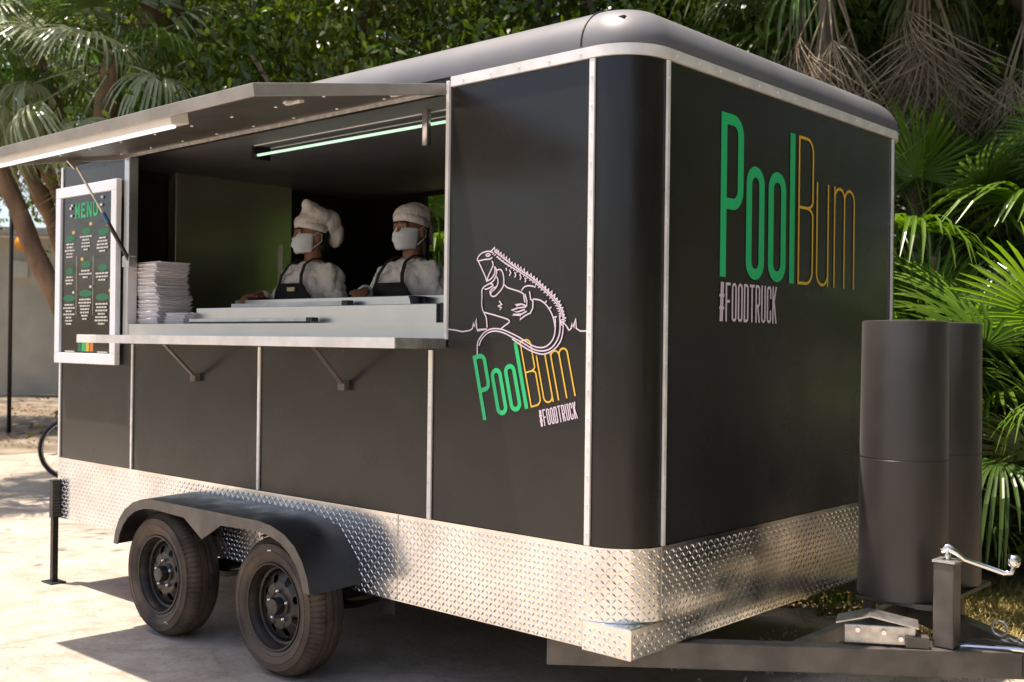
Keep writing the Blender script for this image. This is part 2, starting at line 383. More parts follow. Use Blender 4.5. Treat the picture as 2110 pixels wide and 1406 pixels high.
P(G().tube([(-.26, -.0115+.20*(1-math.cos(t)), 2.743+.176*math.sin(t)) for t in np.linspace(0, 1.45, 12)], .003, 6), 'roof_seam', 'black_metal', roof)
# header over the opening
P(G().box(XL-.03, XR+.012, .0, .045, 2.676, 2.735), 'header', 'black_metal')

# chequer-plate skirt: sheets and raised lugs
sk = P(G().box(-L, -RC+.0, -.006, .03, ZB, ZS), 'skirt_plate', 'tread_plate')
P(G().box(-.03, .006, RC, W-RC, ZB, ZS), 'skirt_plate', 'tread_plate')
P(curved(arc(-RC, RC, RC+.0055, -math.pi/2, 0, 20), .527, ZS, .03), 'skirt_corner', 'tread_plate', smooth=40)
P(curved(arc(-RC, W-RC, RC+.0055, 0, math.pi/2, 20), .420, ZS, .03), 'skirt_corner', 'tread_plate', smooth=40)
P(G().prism([(-RC-.03, -.009), (.009, -.009), (.009, RC+.03), (-RC-.03, RC+.03)], lambda x, y: (x, y, ZB-.012), lambda x, y: (x, y, .526)), 'corner_guard', 'tread_plate', bevel=.004)
def lug(g, pos, nrm, ud, flip):
    n_ = Vector(nrm); u = Vector(ud); v = n_.cross(u)
    a = (u+v*(1 if flip else -1)).normalized(); b = n_.cross(a); c = Vector(pos); l_, w_, h = .0145, .0046, .0026
    g.add([c+a*l_, c+b*w_, c-a*l_, c-b*w_, c+a*l_*.45+n_*h, c-a*l_*.45+n_*h], [(0,1,4),(1,5,4),(1,2,5),(2,3,5),(3,4,5),(3,0,4)])
pit = .0235
def lugs_flat(fn, u0, u1, z0, z1):
    g = G(); i = 0
    for iu in range(int((u1-u0)/pit)):
        for iz in range(int((z1-z0)/pit)):
            p_, n_, u_ = fn(u0+(iu+.5)*pit, z0+(iz+.5)*pit); lug(g, p_, n_, u_, (iu+iz) % 2)
    return g
def lug_obj(g, name='tread_lugs'): return kind(P(g, name, 'tread_plate', fix=False), 'stuff')
lug_obj(lugs_flat(lambda u, z: ((u, -.006, z), (0,-1,0), (1,0,0)), -L, -RC, ZB, ZS))
lug_obj(lugs_flat(lambda u, z: ((.006, u, z), (1,0,0), (0,1,0)), RC, W-RC, ZB, ZS))
def cfn(u, z):
    a = -math.pi/2+u/(RC+.0055); return ((-RC+(RC+.0055)*math.cos(a), RC+(RC+.0055)*math.sin(a), z), (math.cos(a), math.sin(a), 0), (-math.sin(a), math.cos(a), 0))
lug_obj(lugs_flat(cfn, 0, (RC+.0055)*math.pi/2, .528, ZS))
g = lugs_flat(lambda u, z: ((u, -.009, z), (0,-1,0), (1,0,0)), -RC-.025, .004, ZB-.008, .524)
g2 = lugs_flat(lambda u, z: ((.009, u, z), (1,0,0), (0,1,0)), .004, RC+.025, ZB-.008, .524); g.add(g2.v, g2.f); lug_obj(g)
# edge screws of the skirt sheets
P(G().box(-1.285, -1.281, -.0085, -.005, ZB+.004, ZS-.002), 'skirt_joint', 'galvanised')

# chassis and tongue
P(G().box(-4.5, -.25, .55, .63, .34, .418).box(-4.5, -.25, W-.63, W-.55, .34, .418).box(-4.5, -4.42, .64, W-.64, .34, .418).box(-.6, -.52, .64, W-.64, .34, .416).box(-2.45, -2.37, .64, W-.64, .34, .416), 'chassis', 'black_metal')
P(G().box(-4.5, -.05, .06, W-.06, .43, .548), 'floor_pan', 'pan_bounce_brown')
for s in (0, 1):
    y0, y1 = (.055, 1.245) if s == 0 else (W-.055, W-1.245)
    P(G().bar((-.45, y0, .353), (1.06, y1, .353), .075, .104), 'tongue_beam', 'frame_paint', bevel=.004)
P(G().box(1.02, 1.36, 1.17, 1.34, .31, .40), 'coupler', 'black_metal', bevel=.01)
P(G().box(.28, .32, .72, 1.80, .33, .395), 'tongue_cross_bar', 'frame_paint')
P(G().box(.40, .72, 1.05, 1.74, .534, .551), 'tongue_deck', 'black_metal', bevel=.002)
for q in ((.43, 1.12), (.43, 1.70), (.62, 1.62)): P(G().bar((*q, .395), (*q, .534), .04, .04, (1,0,0)), 'deck_post', 'black_metal')
# bolted clamp bracket by the jack
cb = P(G().prism([(.47, .412), (.70, .412), (.70, .487), (.47, .487)], lambda x, z: (x, .80+.62*(x-.47), z), lambda x, z: (x-.05, .90+.62*(x-.47), z)), 'clamp_bracket', 'galvanised', bevel=.004)
P(G().add([(.445, .775, .495), (.555, .85, .524), (.715, .935, .488), (.665, 1.05, .492), (.50, .96, .528), (.40, .885, .498), (.445, .775, .489), (.555, .85, .518), (.715, .935, .482), (.665, 1.05, .486), (.50, .96, .522), (.40, .885, .492)],
    [(0,1,4,5),(1,2,3,4),(11,10,7,6),(10,9,8,7),(0,6,7,1),(1,7,8,2),(2,8,9,3),(3,9,10,4),(4,10,11,5),(5,11,6,0)]), 'bracket_lid', 'galvanised', cb)
for (x, z) in ((.515, .468), (.60, .462), (.655, .44)):
    P(G().tube([(x, .797+.62*(x-.47), z), (x+.004, .785+.62*(x-.47), z)], .010, 8), 'bolt', 'chrome', cb)
P(G().tube([(.70, .98, .44), (.80, 1.06, .425), (.90, 1.13, .44), (1.0, 1.2, .425), (1.15, 1.24, .42)], .006, 8), 'wiring_cable', 'black_plastic')
P(G().tube([(.90+.03*math.cos(t), 1.30, .455+.03*math.sin(t)) for t in np.linspace(0, 6.28, 13)], .005, 6), 'chain_ring', 'galvanised')
for i in range(9):
    c_ = Vector((.92+.022*i, 1.30-.004*i, .425-.004*abs(i-4))); ax_ = (Vector((0, 1, 0)), Vector((0, 0, 1)))[i % 2]
    P(G().tube([c_+Vector((1, 0, 0))*.017*math.cos(t)+ax_*.009*math.sin(t) for t in np.linspace(0, 6.28, 13)], .0035, 6), 'chain_link', 'galvanised')
P(G().bar((.66, .93, .43), (.735, .98, .43), .05, .045), 'bracket_arm', 'frame_paint', cb, bevel=.003)
P(G().tube([(.48, .83, .405), (.48, .83, .30)], .012, 8).tube([(.60, .905, .405), (.60, .905, .32)], .009, 8), 'bracket_bolt', 'galvanised', cb)
P(G().tube([(.80, 1.10, .405), (1.02, 1.17, .418), (1.10, 1.20, .412)], .010, 8), 'brake_rod', 'chrome')
# jack post with crank
JX, JY = .035, -.11
jk = P(G().bar((.745, 1.16, .408), (.745, 1.16, .742), .082, .082, (1,0,0)).shift(JX, JY, 0), 'jack_post', 'frame_paint', bevel=.006)
P(G().box(.70, .79, 1.115, 1.205, .7425, .752).shift(JX, JY, 0), 'jack_cap', 'galvanised', jk, bevel=.002)
P(G().tube([(.745, 1.16, .752), (.745, 1.16, .785)], .014, 10).tube([(.722, 1.15, .787), (.745, 1.16, .800), (.775, 1.175, .780), (.80, 1.19, .755), (.93, 1.25, .712), (.955, 1.262, .715), (.962, 1.265, .74)], [.016, .018, .014, .011, .011, .010, .009], 10).shift(JX, JY, 0), 'crank_handle', 'chrome', jk, smooth=True)
P(G().lathe([(.004, .0), (.020, .002), (.026, .016), (.026, .034), (.018, .046), (.003, .048)], 'z', (.962, 1.265, .738), 16).shift(JX, JY, 0), 'crank_knob', 'chrome', jk, smooth=True)

# gas bottle covers standing on the tongue deck
for i, cy in enumerate((1.20, 1.59)):
    c = P(G().lathe([(.0, .552), (.180, .552), (.182, .557), (.1775, 1.125), (.1755, 1.127), (.1755, 1.1295), (.1775, 1.131), (.173, 1.694), (.171, 1.699), (.166, 1.701), (.162, 1.695), (0.0, 1.690)], 'z', (.537, cy, 0), 64), 'gas_bottle_cover', 'cover_paint', smooth=35)

# wheels
def wheel(cx, side):
    yo = -.254 if side < 0 else W+.254         # outer face
    d = -side                                   # towards the body
    Y = lambda h: yo+d*h
    w = bpy.data.objects.new('wheel', None); col.objects.link(w); w.parent = T; w.matrix_parent_inverse = ORIGIN[T.name]; w.location = (cx, (yo+Y(.2))/2, .33)
    inv = Matrix.Translation(w.location).inverted()
    def part(g, name, m, parent=w, **k):
        o = g.obj(name, m, None, **k); o.parent = w; o.matrix_parent_inverse = inv; return o
    c = (cx, yo, .33)
    prof = [(.205, .020), (.213, .010), (.225, .003), (.228, .001), (.232, .003), (.255, -.004), (.258, -.0075), (.264, -.0075), (.267, -.004), (.280, -.002), (.290, .001), (.292, -.002), (.296, -.001), (.300, .010), (.316, .024), (.324, .034), (.330, .05), (.3305, .066), (.324, .067), (.324, .073), (.3305, .074), (.331, .10), (.331, .104), (.324, .105), (.324, .111), (.3305, .112), (.3305, .134), (.324, .135), (.324, .141), (.330, .142), (.324, .17), (.315, .18), (.28, .205), (.21, .185)]
    n = 300
    def zig(i, j):
        if i in (13, 14, 15, 16, 17): return -.006 if j % 4 == 0 else 0
        if i in (20, 21, 22, 25, 26): return -.006 if (j+i) % 10 == 0 else 0
        return 0
    part(G().lathe([(r, d*h) for r, h in prof], 'y', c, n, zig=zig), 'tyre', 'rubber', smooth=32)
    # rim barrel
    part(G().lathe([(r, d*h) for r, h in [(.209, .014), (.205, .006), (.198, .008), (.195, .020), (.186, .030), (.182, .060), (.172, .064), (.168, .080)]], 'y', c, 64), 'rim', 'rim_steel', smooth=40)
    part(G().lathe([(r, d*h) for r, h in [(.19, .12), (.05, .125), (.001, .125)]], 'y', c, 32), 'brake_drum', 'black_plastic')
    # disc with eight vents
    rr = [.168, .152, .146, .112, .106, .080, .060]; hh = [.080, .070, .066, .052, .050, .056, .050]; n = 64; g = G()
    g.add([(cx+r*math.cos(2*math.pi*j/n), Y(h), .33+r*math.sin(2*math.pi*j/n)) for r, h in zip(rr, hh) for j in range(n)],
          [(i*n+j, i*n+(j+1) % n, (i+1)*n+(j+1) % n, (i+1)*n+j) for i in range(len(rr)-1) for j in range(n) if not ((i == 2 and j % 8 in (2,3,4)) or (i == 1 and j % 8 in (3,)) or (i == 3 and j % 8 == 3))])
    o = part(g, 'wheel_disc', 'rim_steel', smooth=45); so = o.modifiers.new('thick', 'SOLIDIFY'); so.thickness = .005; so.offset = 0
    part(G().lathe([(r, d*h) for r, h in [(.062, .052), (.058, .048), (.042, .046), (.040, .012), (.036, .006), (.001, .004)]], 'y', c, 28), 'hub', 'black_metal', smooth=40)
    for k in range(5):
        a = 2*math.pi*k/5+.35; q = (cx+.070*math.cos(a), 0, .33+.070*math.sin(a))
        part(G().tube([(q[0], Y(.056), q[2]), (q[0], Y(.036), q[2]), (q[0], Y(.030), q[2])], [.0105, .0105, .005], 6), 'lug_nut', 'chrome')
    return w, part
for cx, (a1, a2) in zip((-2.913, -1.889), ((-1.15, 2.2), (1.62, .4))):
    w, part = wheel(cx, -1)
    for a in (a1,):
        q = Vector((cx+.262*math.cos(a), -.2595, .33+.262*math.sin(a)))
        part(G().bar(q-Vector((.013, 0, 0)), q+Vector((.013, 0, .003)), .003, .011), 'paint_mark', 'white_plastic')
    wheel(cx, 1)
    P(G().tube([(cx, -.05, .33), (cx, W+.05, .33)], .038, 12), 'axle', 'black_metal')
    for y in (.14, W-.14):
        P(G().add([(cx-.40+.8*t, y+s*.03, .30+.0*t+.12*(2*t-1)**2-u*.03) for t in np.linspace(0, 1, 9) for s in (-1, 1) for u in (0, 1)],
                  [f for i in range(8) for f in ((4*i, 4*i+1, 4*i+5, 4*i+4), (4*i+2, 4*i+6, 4*i+7, 4*i+3), (4*i, 4*i+4, 4*i+6, 4*i+2), (4*i+1, 4*i+3, 4*i+7, 4*i+5))]), 'leaf_spring', 'black_metal')
P(G().box(-1.47, -1.36, .05, .11, .33, .43), 'spring_hanger', 'black_metal').name = 'spring_hanger'
P(G().box(-2.44, -2.36, .05, .11, .30, .43), 'spring_hanger', 'black_metal')
P(G().tube([(-2.42, -.02, .445), (-2.36, -.02, .443)], .007, 8), 'grease_bolt', 'galvanised')

# tandem fender
outer = [(-3.283, .455), (-3.262, .53), (-3.225, .595), (-3.165, .655), (-3.08, .702), (-2.98, .729), (-2.88, .738), (-2.6, .738), (-2.405, .738), (-2.2, .738), (-1.93, .738), (-1.83, .728), (-1.73, .70), (-1.645, .652), (-1.588, .59), (-1.553, .525), (-1.532, .455)]
inner = [(-3.238, .455), (-3.218, .515), (-3.183, .568), (-3.130, .617), (-3.06, .655), (-2.97, .679), (-2.875, .688), (-2.57, .678), (-2.405, .590), (-2.24, .678), (-1.935, .688), (-1.845, .679), (-1.755, .655), (-1.685, .615), (-1.632, .565), (-1.598, .512), (-1.578, .455)]
k = len(outer)
g = G(); YF = -.305
for pr, nx in ((0, 0),):
    vs = [(x, YF, z) for x, z in outer]+[(x, -.008, z+.012) for x, z in outer]+[(x, YF+.02, z-.006) for x, z in outer]+[(x, -.008, z+.005) for x, z in outer]
    g.add(vs, [(i, i+1, k+i+1, k+i) for i in range(k-1)]+[(2*k+i+1, 2*k+i, 3*k+i, 3*k+i+1) for i in range(k-1)])
fen = P(g, 'fender', 'black_metal', smooth=50)
g = G(); vs = [(x, YF, z) for x, z in outer]+[(x, YF, z) for x, z in inner]+[(x, YF+.006, z) for x, z in outer]+[(x, YF+.006, z) for x, z in inner]
g.add(vs, [(i, i+1, k+i+1, k+i) for i in range(k-1)]+[(2*k+i+1, 2*k+i, 3*k+i, 3*k+i+1) for i in range(k-1)]+[(k+i+1, k+i, 3*k+i, 3*k+i+1) for i in range(k-1)]+[(i, i+1, 2*k+i+1, 2*k+i) for i in range(k-1)])
P(g, 'fender_face', 'frame_paint', fen)
P(G().bar((-1.93, -.28, .66), (-1.96, -.02, .72), .03, .006), 'fender_bracket', 'frame_paint', fen)

# rear corner jack stand
js = P(G().bar((-4.55, -.035, .42), (-4.55, -.035, .665), .052, .052, (1,0,0)), 'stabiliser_leg', 'black_metal', bevel=.004)
P(G().bar((-4.55, -.035, .008), (-4.55, -.035, .43), .036, .036, (1,0,0)), 'inner_tube', 'black_metal', js)
P(G().box(-4.62, -4.48, -.085, .015, .0, .010), 'foot_plate', 'black_metal', js)
g = G()
for z in np.arange(.44, .65, .02): g.box(-4.523, -4.512, -.055, -.015, z, z+.011)
P(g, 'toothed_rack', 'black_metal', js)
P(G().prism([(-3.36, .42), (-3.30, .42), (-3.28, .455), (-3.34, .455)], lambda x, z: (x, -.06, z), lambda x, z: (x, -.01, z)), 'tail_lamp', 'galvanised')

# serving opening: jambs, sill, shelf with brackets
P(G().box(-3.757, -3.70, -.010, .05, 1.60, 2.69), 'jamb', 'stainless', bevel=.003)
P(G().box(-1.003, -.984, -.012, .05, 1.60, 2.72), 'jamb', 'aluminium', bevel=.002)
P(G().box(-3.755, XR, -.004, .61, 1.655, 1.673).box(-3.755, XR, -.004, .01, 1.601, 1.655), 'sill', 'stainless')
sh = P(G().box(-3.745, XR, -.292, -.006, 1.566, 1.600), 'serving_shelf', 'stainless', bevel=.004)
P(G().box(-3.75, XR-.002, -.300, -.2925, 1.560, 1.606), 'shelf_lip', 'aluminium', sh, bevel=.002)
P(G().box(XR+.0005, XR+.005, -.30, -.006, 1.560, 1.604), 'shelf_end', 'galvanised', sh)
for x in (-2.93, -1.65):
    b = P(G().bar((x+.045, -.245, 1.562), (x-.02, -.022, 1.385), .030, .012, (0, .6, .8)), 'shelf_bracket', 'frame_paint', sh, bevel=.002)
    b2 = P(G().box(x-.045, x+.005, -.03, .0, 1.355, 1.40), 'bracket_foot', 'frame_paint', sh)
# counter seen through the opening
ct = P(G().box(-3.20, -1.21, .145, .42, 1.674, 1.765), 'counter', 'stainless', bevel=.003)
P(G().box(-3.24, -1.05, .43, .60, 1.674, 1.822), 'counter_back', 'stainless', ct, bevel=.003)
P(G().box(-1.205, -1.06, .16, .40, 1.674, 1.768), 'counter_end', 'black_plastic', ct)
for (x0, x1, y, z) in ((-3.18, -2.09, .10, 1.685), (-3.19, -2.16, .385, 1.7665)):
    rl = P(G().box(x0, x1, y-.015, y+.015, z, z+.018 if y < .2 else z+.032), 'counter_rail', 'aluminium', ct, bevel=.002)
    P(G().box(x1+.001, x1+.05, y-.02, y+.02, z-.004 if y < .2 else z, z+.02 if y < .2 else z+.036), 'rail_end_cap', 'black_plastic', ct)
    if y < .2: P(G().box(x0, x1, y-.008, y+.008, 1.6735, z-.0005), 'rail_foot', 'black_plastic', ct)
# hood light
hd = P(G().add([(x, .50+.06*math.cos(a), 2.745+.05*math.sin(a)) for x in (-3.08, -1.15) for a in np.linspace(-.3, math.pi+.3, 13)], [(i, i+1, 14+i, 13+i) for i in range(12)]), 'light_reflector', 'white_plastic', smooth=True)
P(G().tube([(-3.08, .47, 2.682), (-1.15, .47, 2.682)], .008, 10), 'light_tube', 'tube_lit', hd)
for q in (-3.1, -1.149): P(G().box(q, q+.019, .44, .56, 2.66, 2.80), 'light_end', 'black_plastic', hd)
P(G().tube([(-1.56, .40, 2.56), (-1.56, .40, 2.80)], .022, 14), 'vent_pipe', 'stainless', hd, smooth=True)

# awning, hinged above the opening and sloping outwards
def aw(x, s, n=0):                              # s metres out from the hinge, n metres above the sheet
    d = Vector((0, -.984, -.178)); nn = Vector((0, -.178, .984)); q = Vector((x, -.014, 2.672))+d*s+nn*n
    return (q.x, q.y, q.z)
AX0, AX1 = -3.752, -.992
def aslab(x0, x1, s0, s1, n0, n1):
    return G().add([aw(x0,s0,n0), aw(x1,s0,n0), aw(x1,s1,n0), aw(x0,s1,n0), aw(x0,s0,n1), aw(x1,s0,n1), aw(x1,s1,n1), aw(x0,s1,n1)],
                   [(3,2,1,0),(4,5,6,7),(0,1,5,4),(1,2,6,5),(2,3,7,6),(3,0,4,7)])
a = P(aslab(AX0+.02, AX1-.02, .01, .985, .012, .030), 'awning', 'awning_under')
P(aslab(AX0, AX1, .986, 1.006, -.012, .036), 'awning_edge', 'awning_edge', a, bevel=.002)
P(aslab(AX1-.0195, AX1, .004, .985, -.012, .036), 'awning_edge', 'awning_edge', a, bevel=.002)
P(aslab(AX0, AX0+.0195, .004, .985, -.012, .036), 'awning_edge', 'awning_edge', a, bevel=.002)
P(aslab(AX0+.02, AX1-.02, .001, .009, -.006, .034), 'awning_hinge', 'galvanised', a)
g = G()
for x in np.arange(-3.6, -1.05, .33):
    for s in (.10, .52): g.lathe([(.008, 0), (.006, -.004), (.0005, -.005)], 'z', aw(x+(.1 if s > .3 else 0), s, .0118), 8)
P(g, 'rivets', 'aluminium', a)['kind'] = 'stuff'
for x, s in ((-1.35, .55), (-1.12, .16)):
    P(G().add(aslab(x-.05, x+.05, s-.012, s+.012, .002, .0115).v, aslab(0, 1, 0, 1, 0, 1).f).add(aslab(x-.012, x+.012, s-.02, s+.05, .003, .0115).v, aslab(0, 1, 0, 1, 0, 1).f), 'awning_latch', 'aluminium', a)
fx = P(aslab(AX0+.03, -1.62, .89, .975, -.040, .0115), 'awning_lamp', 'white_plastic', a, bevel=.004)
P(aslab(AX0+.04, -1.63, .945, .972, -.054, -.0405), 'lamp_diffuser', 'diffuser', a, bevel=.006)
# gas strut
st = P(G().tube([(-3.690, -.345, 2.575), (-3.66, -.19, 2.31)], .007, 8), 'gas_strut', 'galvanised', smooth=40)
P(G().tube([(-3.66, -.19, 2.31), (-3.634, -.04, 2.05)], .012, 10), 'strut_barrel', 'black_metal', st, smooth=40)
P(G().tube([(-3.661, -.195, 2.318), (-3.655, -.163, 2.263)], .0135, 10), 'strut_tape', 'blue_tape', st, smooth=40)
P(G().prism([(-.30, 2.615), (-.40, 2.597), (-.355, 2.555)], lambda y, z: (-3.70, y, z), lambda y, z: (-3.685, y, z)), 'strut_bracket', 'galvanised', st)
P(G().box(-3.699, -3.62, -.05, .0, 2.01, 2.075), 'strut_bracket', 'galvanised', st, bevel=.004)

# ------------------------------------------------------------------ lettering (flat vinyl on the walls)
class Ink:
    """flat strokes on a plane; every stroke lies a hair above the one before"""
    def __init__(s, place): s.g = G(); s.place = place; s.d = 0
    def stroke(s, pts, w, closed=False):
        pts = [Vector(p) for p in pts]
        if closed: pts = pts+[pts[0]]
        k = len(pts); vs = []
        for i, p in enumerate(pts):
            if closed and i in (0, k-1): a, b = pts[-2], pts[1]
            else: a, b = pts[max(i-1, 0)], pts[min(i+1, k-1)]
            d = (b-a).normalized(); n = Vector((-d.y, d.x)); e1 = (p-a).normalized() if (p-a).length > 1e-9 else d
            cs = max(.5, abs(e1.dot(d))); n = n*(w/2/cs)
            vs += [s.place(*(p+n), s.d), s.place(*(p-n), s.d)]
        s.g.add(vs, [(2*i, 2*i+1, 2*i+3, 2*i+2) for i in range(k-1)]); s.d += .00004
    def poly(s, pts):
        s.g.add([s.place(x, y, s.d) for x, y in pts], [tuple(range(len(pts)))]); s.d += .00004
def arc2(cx, cy, rx, ry, a0, a1, n=12): return [(cx+rx*math.cos(R(a0+(a1-a0)*i/n)), cy+ry*math.sin(R(a0+(a1-a0)*i/n))) for i in range(n+1)]
def glyph(ch, w, h, t, xh=None):
    """stroke centre lines of a letter in a box w x h; t = stroke width"""
    a = t/2; x1 = w-a; y1 = h-a; r = (w-t)/2*.92; xh = xh or h; m = w/2
    if ch == 'P': b = h*.45; return [[(a, 0), (a, h)], [(a, y1), (x1-r, y1)]+arc2(x1-r, y1-r, r, r, 90, 0)+arc2(x1-r, b+r, r, r, 0, -90)+[(a, b)]]
    if ch in 'oO': q = xh-a; r = (w-t)/2; return [arc2(m, q-r, r, r, 0, 180)+arc2(m, a+r, r, r, 180, 360), 'c']
    if ch == 'l': return [[(a, 0), (a, h)]]
    if ch == 'B':
        b = h*.52; return [[(a, 0), (a, h)], [(a, y1), (x1-r, y1)]+arc2(x1-r, y1-r, r, r, 90, 0)+arc2(x1-r, b+r*.6, r, r*.6, 0, -90)+[(a, b)], [(x1-r, b)]+arc2(x1-r, b-r*.6, r, r*.6, 90, 0)+arc2(x1-r, a+r, r, r, 0, -90)+[(a, a)]]
    if ch == 'u': r = (w-t)/2; return [[(a, xh)]+[(a, a+r)]+arc2(m, a+r, r, r, 180, 360)+[(x1, a+r+.01)], [(x1, xh), (x1, 0)]]
    if ch == 'm':
        q = (w-t)/2; r = q/2; y = xh-a
        return [[(a, 0), (a, xh)], [(a, y-r)]+arc2(a+r, y-r, r, r, 180, 0)+[(a+q, 0)], [(a+q, y-r)]+arc2(a+q+r, y-r, r, r, 180, 0)+[(x1, 0)]]
    if ch == 'F': return [[(a, 0), (a, h)], [(a, y1), (w, y1)], [(a, h*.52), (w*.85, h*.52)]]
    if ch == 'E': return [[(a, 0), (a, h)], [(a, y1), (w, y1)], [(a, h*.52), (w*.85, h*.52)], [(a, a), (w, a)]]
    if ch == 'D': return [[(a, 0), (a, h)], [(a, y1), (x1-r, y1)]+arc2(x1-r, y1-r, r, r, 90, 0)+arc2(x1-r, a+r, r, r, 0, -90)+[(a, a)]]
    if ch == 'T': return [[(m, 0), (m, h)], [(0, y1), (w, y1)]]
    if ch == 'R': return glyph('P', w, h, t)+[[(m, h*.45), (x1, 0)]]
    if ch == 'U': r = (w-t)/2; return [[(a, h), (a, a+r)]+arc2(m, a+r, r, r, 180, 360)+[(x1, h)]]
    if ch == 'C': r = (w-t)/2; return [[(x1, h*.66), (x1, y1-r)]+arc2(m, y1-r, r, r, 0, 180)+arc2(m, a+r, r, r, 180, 360)+[(x1, h*.34)]]
    if ch == 'K': return [[(a, 0), (a, h)], [(a, h*.42), (x1, h)], [(a+(x1-a)*.35, h*.58), (x1, 0)]]
    if ch == 'N': return [[(a, 0), (a, h)], [(a, h), (x1, 0)], [(x1, 0), (x1, h)]]
    if ch == 'M': return [[(a, 0), (a, h)], [(a, h), (m, h*.3)], [(m, h*.3), (x1, h)], [(x1, 0), (x1, h)]]
    if ch == '#': return [[(w*.25, 0), (w*.42, h)], [(w*.58, 0), (w*.75, h)], [(0, h*.66), (w, h*.66)], [(0, h*.34), (w, h*.34)]]
def word(ink, chars, t, f):
    for ch, x, w, h, xh in chars:
        gl = glyph(ch, w, h, t, xh)
        if gl[-1] == 'c': ink.stroke([f(x+px, py) for px, py in gl[0]], t*f.s, True)
        else:
            for q in gl: ink.stroke([f(x+px, py) for px, py in q], t*f.s)
class Fr:
    def __init__(s, x, y, sc_=1, ang=0): s.x, s.y, s.s, s.c, s.n = x, y, sc_, math.cos(ang), math.sin(ang)
    def __call__(s, px, py): px *= s.s; py *= s.s; return (s.x+px*s.c-py*s.n, s.y+px*s.n+py*s.c)
HH, XH = .684, .490
GREEN = [('P', .0, .182, HH, None), ('o', .208, .155, HH, XH), ('o', .398, .160, HH, XH), ('l', .592, .048, HH, None)]
YELLOW = [('B', .672, .150, HH, None), ('u', .852, .128, HH, XH), ('m', 1.034, .228, HH, XH)]
def hash_word(w, h):
    cw = w/10.0; return [(ch, i*cw, cw*.80, h, None) for i, ch in enumerate('#FOODTRUCK')]
for place, fr, hf in ((lambda a, b, d: (.0022+d, a, b), Fr(.597, 1.874), Fr(.594, 1.689)),
                      (lambda a, b, d: (a, -.0012-d, b), Fr(-.767, 1.262, .405, R(14)), Fr(-.448, 1.254, .405, R(13.2)))):
    i1 = Ink(place); word(i1, GREEN, .047, fr); P(i1.g, 'green_lettering', 'vinyl_green', fix=False)
    i2 = Ink(place); i2.d = .0006; word(i2, YELLOW, .0135 if fr.s == 1 else .017, fr); P(i2.g, 'yellow_lettering', 'vinyl_yellow', fix=False)
    i3 = Ink(place); i3.d = .0012; word(i3, hash_word(.492, .163), .0115 if fr.s == 1 else .0135, hf); P(i3.g, 'pink_lettering', 'vinyl_pink', fix=False)
